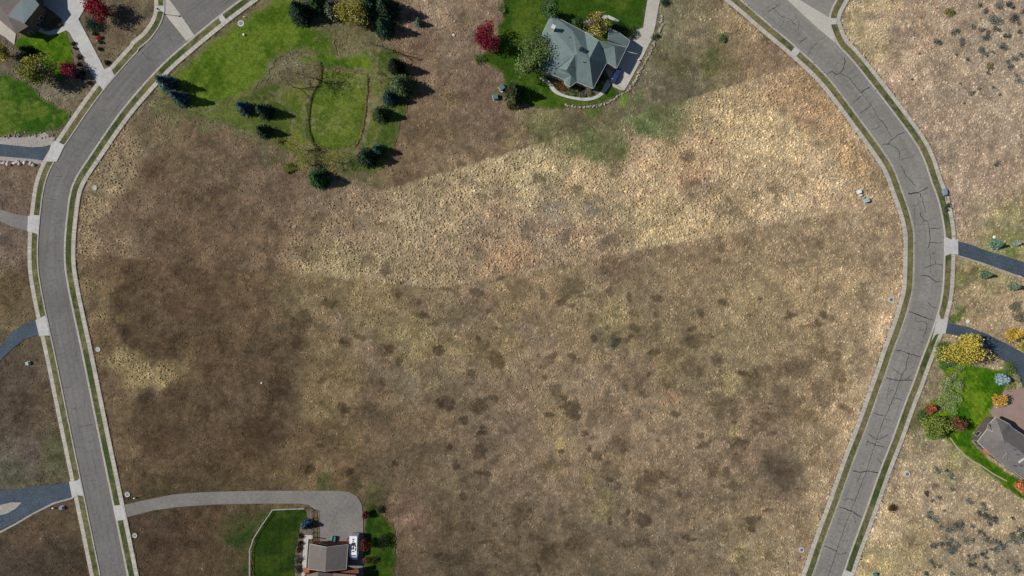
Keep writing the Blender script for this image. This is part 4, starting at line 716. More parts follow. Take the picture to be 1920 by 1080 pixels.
for i, (x, y, r_) in enumerate([(178, 62, 5), (187, 79, 4), (186, 91, 4), (200, 117, 6), (148, 107, 6), (148, 121, 5), (155, 137, 5), (145, 143, 5), (154, 147, 3), (168, 155, 5), (137, 82, 4), (140, 90, 3)]):
    shrub(x, y, r_, .9, [(52, 44, 40), (40, 38, 30), (66, 52, 50)], 'mounded_shrub', 'dark round shrub in the mulch beds along the pale top-left driveway', group='dark mounded shrubs along the top-left driveway')
for i, (x, y, r_) in enumerate([(84, 50, 6), (92, 53, 6), (102, 47, 6), (112, 45, 5), (106, 36, 5), (92, 30, 6), (96, 42, 5)]):
    shrub(x, y, r_, .8, [(104, 108, 66), (84, 84, 52), (124, 118, 80)], 'bed_shrub', 'olive shrub in the oval bed by the metal-roofed house', group='olive shrubs in the oval bed')
SG = [(114, 122, 110), (134, 138, 124), (66, 72, 70), (92, 98, 90)]
up = [(1790,22,4),(1838,10,5),(1850,18,4),(1874,10,8),(1895,7,9),(1899,14,6),(1848,20,4),(1858,33,8),(1867,40,8),(1862,40,5),(1897,36,8),(1906,30,8),(1825,50,5),(1842,57,5),(1852,66,7),(1847,69,5),(1852,58,4),(1869,52,6),(1875,56,4),(1887,68,6),(1893,66,4),(1912,60,6),(1755,78,6),(1760,81,4),(1805,78,6),(1803,84,4),(1792,60,5),(1787,62,4),(1795,58,4),(1880,85,7),(1886,89,5),(1842,98,6),(1840,90,4),(1851,101,5),(1862,96,3),(1815,109,4),(1916,102,6),(1893,122,6),(1904,110,5),(1890,115,4),(1910,150,7),(1907,141,3),(1853,136,3),(1863,163,4),(1835,165,3),(1818,177,5),(1826,173,3),(1800,156,2),(1793,102,2),(1724,100,2),(1710,148,2),(1875,178,3),(1808,193,2),(1918,20,5),(1912,44,4),(1870,305,5),(1866,309,3)]
lo = [(1752,883,5),(1760,884,5),(1775,882,4),(1782,888,5),(1786,896,5),(1752,911,4),(1786,917,4),(1818,941,5),(1815,937,3),(1740,962,6),(1747,971,6),(1754,977,5),(1764,988,5),(1783,995,7),(1790,985,6),(1800,988,8),(1805,983,5),(1750,1024,7),(1758,1022,5),(1766,1023,6),(1777,1013,7),(1783,1022,9),(1790,1034,8),(1780,1033,6),(1793,1024,5),(1810,1014,6),(1823,1014,5),(1843,948,5),(1848,955,5),(1838,964,7),(1846,967,7),(1855,970,8),(1864,973,7),(1868,979,5),(1856,985,4),(1837,998,6),(1845,1002,5),(1850,1014,6),(1866,1018,7),(1873,1026,8),(1880,1022,7),(1868,1031,6),(1895,1008,7),(1904,1006,8),(1913,1012,7),(1905,1020,7),(1910,996,6),(1918,1003,6),(1844,1038,6),(1850,1046,4),(1820,1046,5),(1830,1043,4),(1745,1053,4),(1752,1060,5),(1762,1062,4),(1818,1060,6),(1828,1061,5),(1848,1064,5),(1857,1070,5),(1862,1076,5),(1903,1062,5),(1908,1073,5),(1735,1076,6),(1899,972,4),(1822,986,4),(1748,940,4),(1762,934,3),(1771,957,3),(1858,1030,3),(1738,930,3),(1757,932,3),(1887,1054,4),(1785,1075,4)]
for lst, lab, grp in ((up, 'grey-green sagebrush bush with a dark shadow on the bare slope at the upper right', 'sagebrush on the upper right slope'), (lo, 'grey-green sagebrush bush with a dark shadow on the dry ground at the lower right', 'sagebrush on the lower right ground')):
    for (x, y, r_) in lst:
        q_ = .7+.6*abs(math.sin(x*3.7+y)); shrub(x, y, r_*q_*1.05, .45+.1*r_*q_, SG, 'sagebrush', lab, 'sagebrush', group=grp, n=int(34+r_*r_*4.6), leaf=.22, clumps=5)
# ---------------------------------------------------------------- rocks
def rock(x, y, s, c, r, name, label, grp, cat='rock'):
    V = []; 
    t = (1+5**.5)/2
    base = np.array([(-1, t, 0), (1, t, 0), (-1, -t, 0), (1, -t, 0), (0, -1, t), (0, 1, t), (0, -1, -t), (0, 1, -t), (t, 0, -1), (t, 0, 1), (-t, 0, -1), (-t, 0, 1)], float)/1.9
    V = base*(1+r.normal(0, .14, (12, 3)))*np.array([s*.62, s*.5, s*.42]); a = r.random()*6.28
    V = V@np.array([[math.cos(a), math.sin(a), 0], [-math.sin(a), math.cos(a), 0], [0, 0, 1]])
    Fc = [(0,11,5),(0,5,1),(0,1,7),(0,7,10),(0,10,11),(1,5,9),(5,11,4),(11,10,2),(10,7,6),(7,1,8),(3,9,4),(3,4,2),(3,2,6),(3,6,8),(3,8,9),(4,9,5),(2,4,11),(6,2,10),(8,6,7),(9,8,1)]
    o = mesh_obj(name, V, Fc, M['rock'], col=np.repeat(lin([c])*(.8+.4*r.random()), 12, 0)); px_, py_, _ = P(x, y); o.location = (px_, py_, s*.12)
    return tag(o, label, cat, grp)
r = np.random.default_rng(5)
for i in range(26):
    x = i*2.6+r.normal(0, .8); y = 304.5+x*.035+r.normal(0, 1.4)+(3 if x > 50 else 0)
    rock(x, y, .55+.6*r.random(), (205, 198, 188) if r.random() < .6 else (120, 100, 92), r, 'boulder', 'pale boulder in the row below the left blue driveway', 'boulders below the left blue driveway', 'boulder')
ln = smooth([(1061, 198), (1090, 201), (1120, 198), (1145, 190), (1163, 178), (1180, 168), (1192, 150), (1207, 122), (1214, 108), (1228, 80), (1238, 55), (1241, 30)], 2.3)
for i, p_ in enumerate(ln):
    k = 1
    for q in range(k): rock(p_[0]+r.normal(0, 1.1*k), p_[1]+r.normal(0, .9*k), .35+.4*r.random(), (158, 152, 136), r, 'edging_stone', 'pale stone in the rock edging round the green-roofed house', 'rock edging round the green-roofed house', 'stone')
for i in range(30):
    rock(r.uniform(2, 100), 256+r.normal(0, 2)+(-4 if 60 < i*3 else 0), .35+.3*r.random(), (150, 144, 140), r, 'gravel_bed_stone', 'grey stone on the gravel strip above the left blue driveway', 'stones above the left blue driveway', 'stone')
for (x, y, s, c, lb) in [(1864, 445, .9, (225, 222, 215), 'white rock beside the grey-green spruce'), (1815, 603, 1.2, (190, 196, 190), 'pale rock above the dark curving driveway'), (852, 40, .5, (200, 190, 176), 'upper pale stone on the brown strip'), (851, 66, .9, (205, 196, 182), 'lower pale stone on the brown strip'), (1332, 36, .5, (215, 205, 195), 'small white stone in the dry grass near the top right road'), (942, 172, .6, (210, 205, 195), 'white stone between the two green utility boxes'), (1272, 755, .5, (190, 176, 160), 'small stone on the pinkish patch in the middle field'), (491, 718, .6, (210, 206, 198), 'white stone in the dark brown grass'), (1807, 878-0, .01, (1, 1, 1), '')]:
    if lb: rock(x, y, s, c, r, 'rock', lb, None)
# ---------------------------------------------------------------- houses
LIFT = 0.0
def roofmesh(name, parent, tris, m, fas, drop=.28, t=.18):
    """faces given as lists of (x, y, z) in photo pixels at that height; fascia hangs from the free edges"""
    vs = {}; V = []; F = []
    for f in tris:
        ids = []
        for p_ in f:
            if p_ not in vs: vs[p_] = len(V); V.append(P(p_[0], p_[1], p_[2]+LIFT))
            ids.append(vs[p_])
        a, b, c = (Vector(V[i]) for i in ids[:3])
        if (b-a).cross(c-a).z < 0: ids = ids[::-1]
        for k in range(1, len(ids)-1): F.append((ids[0], ids[k], ids[k+1]))
    ed = {}
    for f in F:
        for i in range(3): ed[(f[i], f[(i+1) % 3])] = 1
    mi = [0]*len(F); n0 = len(V); V2 = list(V)
    G = list(F)
    for (a, b) in ed:
        if (b, a) not in ed:
            q = len(V2); A, B = V[a], V[b]; V2 += [A, B, (B[0], B[1], B[2]-drop), (A[0], A[1], A[2]-drop)]; G.append((q+1, q, q+3, q+2)); mi.append(1)
            # thin bright drip edge lying on the roof rim
            d = Vector((B[0]-A[0], B[1]-A[1], 0)); 
            if d.length > .5:
                n_ = Vector((d.y, -d.x, 0)).normalized()*.07; u = Vector((0, 0, .012)); q = len(V2)
                V2 += [tuple(Vector(A)+u), tuple(Vector(B)+u), tuple(Vector(B)+u+n_), tuple(Vector(A)+u+n_)]; G.append((q, q+3, q+2, q+1)); mi.append(1)
    return mesh_obj(name, V2, G, [m, fas], parent, midx=mi)
def inset(pts, d):
    n = len(pts); A = sum(pts[i][0]*pts[(i+1) % n][1]-pts[(i+1) % n][0]*pts[i][1] for i in range(n)); s = 1 if A > 0 else -1; out = []
    for i in range(n):
        p0, p1, p2 = Vector(pts[i-1]), Vector(pts[i]), Vector(pts[(i+1) % n]); a = (p1-p0).normalized(); b = (p2-p1).normalized()
        na = Vector((-a.y, a.x))*s; nb = Vector((-b.y, b.x))*s; m_ = na+nb; k = m_.length_squared
        out.append(tuple(p1+(m_*(2*d/k) if k > .2 else na*d)))
    return out
def walls(parent, outline, zt, m, ins=.45):
    pts = inset([P(p_[0], p_[1], zt+LIFT)[:2] for p_ in outline], ins); mb = MB(); mb.prism(pts, -.2, zt-.12+LIFT); return mb.build('wall', M[m], parent), pts
def opening(parent, a, b, t, wd, z0, z1, name='window', m=('fascia', 'glass')):
    """a frame with its pane on the wall from a to b"""
    a, b = Vector(a), Vector(b); d = (b-a); 
    if d.length < wd+.3: return
    u = d.normalized(); c = a+d*t; ang = math.atan2(u.y, u.x); mb = MB()
    mb.box((c.x, c.y, (z0+z1)/2), (wd, .12, z1-z0), 0, ang); fr = mb.build(name, M[m[0]], parent)
    mb = MB(); mb.box((c.x, c.y, (z0+z1)/2), (wd-.16, .15, z1-z0-.16), 0, ang); mb.build('pane' if name == 'window' else 'door_panel', M[m[1]], fr)
def garage_door(parent, a, b, t, wd): opening(parent, a, b, t, wd, 0, 2.3, 'garage_door', ('fascia', 'wall_t'))
LIFT = 1.2
# --- the green-roofed house at the top centre
h = thing('house', 'house with a grey-green shingled hip roof, two skylights and a curved front walk', 'house', P(1085, 105))
hl = h.location.copy(); h.location = (0, 0, 0)
A=(1034,27,3.); D=(989,121,3.); E=(1057,149,3.); Fp=(1060,157,3.); Gp=(1068,163,3.); Hh=(1081,153.5,3.); I=(1112,166,3.); J=(1138,117,3.); Pp=(1040,57,5.); Q=(1073,57,5.); V_=(1078,103,7.4); Rr=(1082,101,7.5); Sx=(1105,110,7.5); T=(1122.5,76,6.4); U=(1062,132,6.3); W_=(1096,60,3.2); X1=(1112,65,3.2); X2=(1110,72,4.0); X3=(1103,108,7.4)
B0=(1034,135,3.9); Bm=(1047,128,4.6); Bt=(1071,141,4.6)
g1=(1131,92,4.6); g2=(1152,87,5.4); g3=(1175,89,3.2); g4=(1156,128,3.0); k1=(1142,53,3.); k2=(1161,61.5,3.); k3=(1181,76,3.); k4=(1140,74,5.); k5=(1143,80,4.9)
roof = roofmesh('roof', h, [
 [A, Pp, D], [A, W_, Q], [A, Q, Pp], [Pp, Q, V_], [Pp, V_, D], [Q, Rr, V_], [Q, W_, X3], [Q, X3, Rr], [W_, X1, X2], [W_, X2, T], [W_, T, Sx], [W_, Sx, X3], [X3, Sx, Rr],
 [D, V_, B0], [B0, V_, Bm], [V_, U, Bm], [D, B0, E], [B0, Bm, Bt], [B0, Bt, E], [Bm, U, Bt], [E, Bt, Fp], [Fp, Bt, Gp], [Gp, Bt, Hh], [Bt, U, Hh], [U, V_, Hh],
 [V_, Rr, Hh], [Rr, Sx, Hh], [Sx, I, Hh], [Sx, T, J], [Sx, J, I], [T, g1, J], [g1, g2, J], [T, g2, g1], [T, k5, g2], [k5, g3, g2], [g2, g3, g4], [g2, g4, J]], M['roof_g'], M['fascia'])
roofmesh('garage_roof', h, [[k1, k2, k4], [k2, k3, k4], [k4, k3, (1176, 88.5, 3.2)], [k4, (1176, 88.5, 3.2), (1141, 79, 3.6)], [k1, k4, (1141, 79, 3.6)]], M['roof_g'], M['fascia'])
wl, wp = walls(h, [A, D, E, Fp, Gp, Hh, I, J, g4, g3, (1141, 76), (1122, 72), X1, W_], 2.95, 'wall_t')
walls(h, [k1, k2, k3, (1176, 88), (1143, 78)], 2.95, 'wall_t')
for i, t_ in ((1, .3), (1, .6), (6, .25), (6, .7), (0, .3), (0, .7), (5, .5), (13, .5)): opening(h, wp[i], wp[(i+1) % len(wp)], t_, 1.4, .9, 2.1)
garage_door(h, wp[8], wp[9], .3, 2.6); garage_door(h, wp[8], wp[9], .72, 2.6)
for (x, y) in ((1089.5, 93), (1096.5, 97)):
    c = P(x, y, 7.95); c = (c[0], c[1], 7.95); mb = MB(); mb.box(c, (.95, 1.35, .7), 0, R(-28)); s = mb.build('skylight', M['dark'], roof); mb = MB(); mb.box((c[0], c[1], c[2]+.36), (.75, 1.1, .04), 0, R(-28)); mb.build('glazing', M['glass'], s)
c = P(1036.5, 57.5, 5.6); mb = MB(); mb.box((c[0], c[1], 6.7), (.9, .9, 3.6), 0, R(-28)); mb.box((c[0], c[1], 8.55), (1.1, 1.1, .14), 0, R(-28)); mb.build('chimney', M['fascia'], roof)
for (x, y, z) in ((1094, 116, 8.2), (1070, 125, 7.2), (1067, 70, 6.9)):
    c = P(x, y, z); mb = MB(); mb.tube((c[0], c[1], z-.6), (c[0], c[1], z+.5), .12, .12, 8); mb.build('vent_pipe', M['grey'], roof)
LIFT = 1.6
# --- top-left house
h = thing('house', 'brown-shingled house with a blue-grey standing seam roof section in the top left corner', 'house')
a1=(-60,-60,5.4); a2=(42,-3,4.6); a3=(14,30,4.5); a4=(45,44,3.7); a5=(52,49,3.5); a6=(30,63,3.5); a7=(-4,34,3.6); a8=(-80,-10,3.6); a9=(73,9,3.7); a10=(63,-3,4.0); a11=(60,-60,4.0); a12=(24,-60,4.9)
rb_ = roofmesh('roof', h, [[a1, a12, a2], [a1, a2, a3], [a1, a3, a7], [a1, a7, a8], [a7, a3, a6], [a3, a4, a5], [a3, a5, a6]], M['roof_b'], M['fascia_b'])
mr = roofmesh('metal_roof', h, [[a12, a11, a10], [a12, a10, a2], [a2, a10, a9], [a2, a9, a4], [a2, a4, a3]], M['roof_m'], M['grey'])
mb = MB()
for i in range(18):
    t_ = (i+.5)/18; p0 = [a3[j]+(a2[j]-a3[j])*t_ for j in range(3)]; p1 = [a4[j]+(a9[j]-a4[j])*t_ for j in range(3)]; p0[2] += .06+LIFT; p1[2] += .06+LIFT
    mb.tube(P(*p0), P(*p1), .07, .07, 4)
mb.build('roof_seam', M['grey'], mr)
wl, wp = walls(h, [a8, a7, a6, a5, a9, a10, a11, a1], 3.45, 'wall_s', .6)
for i, t_ in ((2, .5), (3, .25), (3, .6)): opening(h, wp[i], wp[(i+1) % len(wp)], t_, 1.3, .8, 2.1)
# --- wing beyond the frame that shades the pale drive
mb = MB(); q = [(66, -70), (140, -70), (112, -26), (84, -14), (66, -20)]; mb.prism([P(x, y)[:2] for x, y in q], 0, 5.2); mb.build('wing', M['wall_s'], h)
LIFT = .4
# --- bottom house
h = thing('house', 'house with a brown gabled roof and rust-red trim at the bottom edge beside the motorhome', 'house')
z0 = 3.6; r0_ = (612.5, 1026, 5.6); r1_ = (610, 1071, 5.6)
roofmesh('roof', h, [[(581, 1020, z0), r0_, r1_, (577.5, 1067, z0)], [r0_, (652.5, 1021, z0), (649, 1067.5, z0), r1_]], M['roof_b'], M['fascia'])
mb = MB(); w0 = [P(x, y, 3.4)[:2] for x, y in ((583, 1023), (651, 1023), (648, 1066), (580, 1066))]; mb.prism(w0, -.2, 3.45)
ap = P(612.5, 1028, 5.4); v_ = [(w0[0][0], w0[0][1], 3.45), (w0[1][0], w0[1][1], 3.45), (ap[0], (w0[0][1]+w0[1][1])/2, 5.4)]; mb.add(v_, [(0, 1, 2), (2, 1, 0)]); mb.build('wall', M['wall_r'], h)
opening(h, w0[1], w0[0], .28, 2.7, 0, 2.3, 'garage_door', ('fascia_b', 'wall_r')); opening(h, w0[1], w0[0], .7, 2.7, 0, 2.3, 'garage_door', ('fascia_b', 'wall_r'))
pc = P(604, 1020, 3.2); mb = MB(); mb.box((pc[0]+.6, pc[1]-.3, 3.0), (3.2, .35, .25), 0, R(-14)); mb.build('beam', M['wood'], h)
mb = MB(); 
for x, y in ((584, 1019), (650, 1019)): c = P(x, y, 3); mb.box((c[0], c[1]+.7, 1.4), (.25, .25, 3.2))
mb.build('porch_post', M['fascia_b'], h)
roofmesh('main_roof', h, [[(576, 1078, 4.2), (596, 1073, 6.), (598, 1140, 6.), (574, 1140, 4.2)], [(596, 1073, 6.), (625, 1076, 4.4), (625, 1140, 4.4), (598, 1140, 6.)], [(625, 1075, 4.6), (667, 1078.5, 4.6), (667, 1140, 5.4), (625, 1140, 5.6)]], M['roof_b'], M['fascia_b'], drop=.5)
mb = MB(); mb.prism([P(x, y, 4)[:2] for x, y in ((572, 1076), (664, 1080), (664, 1140), (572, 1140))], -.2, 3.9); mb.build('wall', M['wall_r'], h)
mb = MB(); c = P(574, 1071, 3.4); mb.box((c[0], c[1], 3.1), (1.6, 1.6, .2)); c = P(604, 1076, 4); mb.box((c[0], c[1], 3.9), (1.5, 1.4, .25)); mb.build('porch_canopy', M['terra'], h)
mb = MB(); c = P(655, 1072, 4); mb.box((c[0], c[1]-.3, 3.8), (5.4, 1.2, .2), 0, R(10)); mb.build('balcony', M['wall_r'], h)
LIFT = 1.0
# --- right house
h = thing('house', 'house with a large charcoal-grey shingled roof at the right edge', 'house')
s1=(1867,782,3.6); s2=(1891,794,4.2); s3=(1878,812,6.2); s4=(1882,825,6.6); s5=(1905,840,6.6); s6=(1921,853,6.6); s7=(1898,802,4.); s8=(1922,818,3.8); s9=(1857,793,3.4); s10=(1851,805,3.4); s11=(1833,828,3.4); s12=(1853,848,3.4); s13=(1872,864,3.4); s14=(1921,899,3.4); s15=(1990,945,3.4); s16=(1990,905,6.6); s17=(1990,862,3.8)
rf = roofmesh('roof', h, [[s1, s2, s3], [s1, s3, s9], [s9, s3, s10], [s10, s3, s4], [s10, s4, s11], [s11, s4, s12], [s12, s4, s5], [s12, s5, s13], [s13, s5, s6], [s13, s6, s14], [s14, s6, s16], [s14, s16, s15], [s2, s7, s3], [s3, s7, s4], [s7, s8, s4], [s4, s8, s5], [s5, s8, s6], [s8, s17, s6], [s6, s17, s16]], M['roof_k'], M['fascia'])
wl, wp = walls(h, [s1, s9, s10, s11, s12, s13, s14, s15, s17, s8, s7, s2], 3.3, 'wall_s', .6)
for i, t_ in ((3, .3), (3, .7), (4, .5), (5, .5), (6, .3), (6, .6), (2, .5)): opening(h, wp[i], wp[(i+1) % len(wp)], t_, 1.5, .8, 2.2)
roofmesh('dormer', h, [[(1887.5, 849, 5.7), (1877, 864, 3.5), (1886, 869, 3.6)], [(1887.5, 849, 5.72), (1886, 869, 3.62), (1893, 858, 5.0)]], M['roof_k'], M['fascia'], drop=.1)
roofmesh('dormer', h, [[(1852.5, 794, 4.6), (1851, 805, 3.6), (1861, 809, 4.5)], [(1852.5, 794, 4.6), (1861, 809, 4.5), (1858, 797, 3.9)]], M['roof_k'], M['fascia'], drop=.1)
for (x, y, z) in ((1902, 843, 6.8), (1914, 874, 5.6), (1883, 829, 6.5), (1908, 853, 6.5), (1902, 874, 5.2)):
    z += 1; c = P(x, y, z); mb = MB(); mb.tube((c[0], c[1], z-.8), (c[0], c[1], z+.35), .14, .14, 8); mb.build('vent_pipe', M['grey'], rf)
mb = MB(); c = P(1917, 862, 7); mb.box((c[0], c[1], 7.0), (2.6, .5, .25), 0, R(37)); mb.build('solar_tube', M['fascia'], rf)
slab('patio', [(1836, 834), (1844, 834), (1853, 842), (1853, 852), (1848, 850), (1838, 842)], .1, M['terra'])
slab('patio', [(1853, 850), (1861, 855), (1859, 860), (1851, 855)], .12, M['paver'])
t = thing('patio_umbrella', 'terracotta-coloured umbrella beside the wall of the grey-roofed house', 'umbrella', P(1843, 841))
mb = MB(); mb.tube((0, 0, 0), (0, 0, 2.5), .03, .03, 6); mb.build('pole', M['wood'], t)
mb = MB(); n = 8; Vv = [(0, 0, 2.6)]+[(1.5*math.cos(i*2*math.pi/n), 1.5*math.sin(i*2*math.pi/n), 2.15) for i in range(n)]; mb.add(Vv, [(0, 1+i, 1+(i+1) % n) for i in range(n)]); mb.add([(x, y, z-.03) for x, y, z in Vv], [(0, 1+(i+1) % n, 1+i) for i in range(n)]); mb.build('canopy', M['terra'], t)
# ---------------------------------------------------------------- vehicles
def wheel(parent, x, y, r_, wd=.22):
    mb = MB(); mb.tube((x, y-wd/2, r_), (x, y+wd/2, r_), r_, r_, 16); o = mb.build('wheel', M['rubber'], parent); mb = MB(); mb.tube((x, y-wd/2-.01, r_), (x, y+wd/2+.01, r_), r_*.58, r_*.58, 12); mb.build('rim', M['grey'], o)
def loft(parent, name, prof, m, mbw):
    """cross sections along x: (x, half width, z low, z high, top narrowing)"""
    V = []; F = []; n = 8
    for (x, hw, zl, zh, tn) in prof:
        b = .12; V += [(x, -hw+.05, zl), (x, -hw, zl+b), (x, -hw, zh-b*1.5), (x, -hw*tn, zh), (x, hw*tn, zh), (x, hw, zh-b*1.5), (x, hw, zl+b), (x, hw-.05, zl)]
    for k in range(len(prof)-1):
        for i in range(n): j = (i+1) % n; F.append((k*n+i, k*n+j, (k+1)*n+j, (k+1)*n+i))
    F.append(tuple(range(n))); F.append(tuple(range((len(prof)-1)*n, len(prof)*n))[::-1]); return mesh_obj(name, V, F, M[m], parent, smooth_=False)
x, y, _ = P(1154, 143.5)
t = thing('parked_car', 'dark blue car parked on the driveway beside the green-roofed house', 'car', (x, y, .07), R(62))
loft(t, 'body', [(-2.3, .7, .45, .8, .9), (-2.2, .86, .3, .95, .92), (-1.4, .92, .25, 1.02, .93), (0, .93, .25, 1.02, .93), (1.1, .92, .25, 1.0, .92), (1.9, .86, .28, .88, .88), (2.3, .68, .4, .72, .85)], 'bluecar', None)
cb = loft(t, 'cabin', [(-2.1, .74, .95, 1.05, .92), (-1.75, .74, .95, 1.5, .86), (-.2, .76, .95, 1.56, .86), (.5, .75, .95, 1.45, .84), (1.15, .7, .92, 1.0, .9)], 'glass', None)
mb = MB(); mb.box((-.75, 0, 1.56), (1.9, 1.24, .05), 0, 0, .1); mb.build('roof_panel', M['bluecar'], t)
for sx in (-1.4, 1.4):
    for sy in (-.84, .84): wheel(t, sx, sy, .34)
for sy in (-.6, .6):
    mb = MB(); mb.box((2.2, sy, .68), (.16, .34, .14)); mb.build('headlight', M['white'], t); mb = MB(); mb.box((-2.26, sy, .8), (.1, .3, .16)); mb.build('tail_light', M['fascia_b'], t)
    mb = MB(); mb.box((.8, sy*1.68, 1.05), (.16, .2, .13)); mb.build('mirror', M['bluecar'], t)
x, y, _ = P(664.5, 1024, 1.5)
t = thing('motorhome', 'white motorhome with dark roof vents parked between the bottom house and the red maple', 'motorhome', (x, y, .07), R(-91.5))
loft(t, 'body', [(-3.5, 1.08, .5, 3.0, .92), (-3.4, 1.15, .45, 3.1, .94), (2.0, 1.15, .45, 3.1, .94), (2.6, 1.12, .45, 2.9, .9), (2.9, 1.0, .5, 2.5, .85)], 'white', None)
loft(t, 'cab', [(2.5, 1.0, .45, 2.1, .85), (3.0, .98, .45, 1.9, .85), (3.5, .95, .45, 1.2, .9), (4.1, .8, .5, 1.0, .85)], 'white', None)
mb = MB(); mb.add([(2.95, -.8, 1.98), (2.95, .8, 1.98), (3.55, .78, 1.25), (3.55, -.78, 1.25)], [(0, 3, 2, 1)]); mb.build('windshield', M['glass'], t)
mb = MB(); mb.box((2.15, 0, 3.08), (.5, 1.7, .06)); mb.build('front_marker_strip', M['grey'], t)
for i, (vx, vy, a_, b_, hh) in enumerate([(-2.6, -.05, .35, .4, .18), (-2.0, -.02, .3, .35, .15), (-1.2, 0, .9, .8, .34), (-.6, .7, .5, .3, .12), (.3, .72, .8, .3, .1), (-.1, .05, .9, .35, .12), (.15, -.35, .35, .6, .12), (-.4, -.62, .35, .35, .14), (.9, .1, .3, .7, .12)]):
    mb = MB(); mb.box((vx, vy, 3.08+hh/2), (a_, b_, hh), 0, 0, .05); mb.build('air_conditioner' if i == 2 else 'roof_vent', M['dark'], t)
for sy in (-1.16, 1.16):
    for sx in (-2.2, -.6, 1.0): mb = MB(); mb.box((sx, sy, 1.9), (.9, .04, .6)); mb.build('window', M['glass'], t)
for sx in (-2.2, 3.3):
    for sy in (-.95, .95): wheel(t, sx, sy, .4, .25)
mb = MB(); mb.tube((-3.75, -.8, 1.0), (-3.75, .8, 1.0), .03, .03, 6)
for sy in (-.5, .5): mb.tube((-3.75, sy, 1.0), (-3.45, sy, 2.6), .025, .025, 6); mb.tube((-3.75, sy, .6), (-3.75, sy, 1.5), .025, .025, 6)
mb.build('bike_rack', M['dark'], t)
x, y, _ = P(627, 1009); t = thing('garden_cart', 'small teal garden cart in front of the bottom garage', 'cart', (x, y, .06), R(80))
mb = MB(); mb.box((0, 0, .55), (1.5, .95, .08)); 
for a_ in (-.5, .5): mb.box((0, a_*.9, .75), (1.5, .05, .4)); mb.box((a_*1.5, 0, .75), (.05, .95, .4))
mb.build('tray', M['teal'], t)
for sx in (-.45, .45):
    for sy in (-.5, .5): wheel(t, sx, sy, .22, .12)
mb = MB(); mb.tube((0, .5, .5), (0, 1.35, .7), .03, .03, 6); mb.tube((-.2, 1.35, .7), (.2, 1.35, .7), .03, .03, 6); mb.build('handle', M['white'], t)
x, y, _ = P(1768, 361); t = thing('trailer', 'small blue-grey trailer with two long shafts standing across the right sidewalk', 'trailer', (x, y, .15), R(-80))
loft(t, 'body', [(-1.0, .5, .4, 1.0, .9), (-.8, .6, .35, 1.15, .9), (.7, .6, .35, 1.15, .88), (.95, .5, .4, .95, .85)], 'bluegrey', None)
for sy in (-.28, .28): mb = MB(); mb.tube((.9, sy, .5), (2.5, sy*1.4, .3), .06, .05, 6); mb.build('shaft', M['dark'], t)
for sy in (-.72, .72): wheel(t, -.1, sy, .34, .18)
mb = MB(); mb.box((-.1, 0, .34), (.1, 1.4, .1)); mb.build('axle', M['dark'], t)
for sy in (-1, 1): mb = MB(); mb.box((-.1, sy*.76, .74), (.9, .3, .05), 0, 0, .04); mb.build('mudguard', M['bluegrey'], t)
# ---------------------------------------------------------------- street furniture and services
def collar(px_, py_, label, r_=.95, lid='grey'):
    x, y, _ = P(px_, py_); t = thing('manhole', label, 'manhole', (x, y, .03)); mb = MB(); n = 24
    for (a0, a1_, z0_, z1_) in ((r_*.58, r_, .1, .1), (r_, r_, .1, -.2), (r_*.58, r_*.58, .1, .0)):
        V = []; 
        for i in range(n): c_, s_ = math.cos(2*math.pi*i/n), math.sin(2*math.pi*i/n); V += [(a0*c_, a0*s_, z0_), (a1_*c_, a1_*s_, z1_)]
        mb.add(V, [(2*i, 2*i+1, (2*i+3) % (2*n), (2*i+2) % (2*n)) for i in range(n)])
    mb.build('collar', M['conc2'], t); mb = MB(); mb.tube((0, 0, -.05), (0, 0, .07), r_*.56, r_*.56, 24); mb.tube((0, 0, .07), (0, 0, .085), r_*.1, r_*.1, 8); mb.build('lid', M[lid], t)
for a in [(452, 44, 'manhole with a pale concrete collar in the striped lawn near the top left road'), (1671, 562, 'manhole with a pale collar beside the inner sidewalk of the right road', .85), (1701, 889, 'manhole with a pale collar in the dry ground at the lower right', .85), (1503, 1031, 'manhole with a pale collar beside the right road near the bottom', .8), (239, 927, 'manhole with a pale collar above the grey driveway', .75), (184, 655, 'manhole with a worn collar beside the left road in mid height', .7), (178, 352, 'manhole half hidden in golden grass beside the left road', .7), (253, 1004, 'dull manhole in the brown grass below the grey driveway', .7)]: collar(*a)
def cabinet(px_, py_, d, m, label, rz=0, pad=True, name='utility_box', cat='utility box'):
    x, y, _ = P(px_, py_); t = thing(name, label, cat, (x, y, 0), rz)
    if pad: mb = MB(); mb.box((0, 0, .04), (d[0]+.3, d[1]+.3, .2)); mb.build('pad', M['conc'], t)
    mb = MB(); mb.box((0, 0, .12+d[2]/2), d, 0, 0, .06); mb.build('cabinet', M[m], t); mb = MB(); mb.box((0, 0, .14+d[2]), (d[0]+.06, d[1]+.06, .06), 0, 0, .05); mb.build('lid', M[m], t)
cabinet(1609.5, 360, (.9, .9, .8), 'white', 'white utility box, topmost of the row near the right end of the golden plot', R(20))
cabinet(1613, 366.5, (.7, .5, .4), 'fascia', 'low cream utility box, second of the row in the golden plot', R(20))
cabinet(1617, 371, (.55, .5, .6), 'box_g', 'small pale green pedestal, third of the row in the golden plot', R(20), False)
cabinet(1623, 376, (1.2, 1.1, .95), 'box_g', 'large pale green transformer box at the lower end of the row', R(20))
cabinet(941, 165, (1.5, 1.4, .9), 'box_d', 'green transformer box at the edge of the lawn left of the dark juniper', R(35))
cabinet(929, 183, (1.4, 1.3, 1.0), 'box_d', 'green transformer box in the brown grass below the first', R(10))
cabinet(54, 681, (.8, .8, .7), 'box_g', 'small green utility box in the brown plot at the left', R(15))
cabinet(117, 951.5, (.9, .8, .7), 'bluegrey', 'grey utility box below the dark forked driveway', R(5))
cabinet(101, 952, (.4, .3, .5), 'white', 'small white pedestal left of the grey utility box', 0, False)
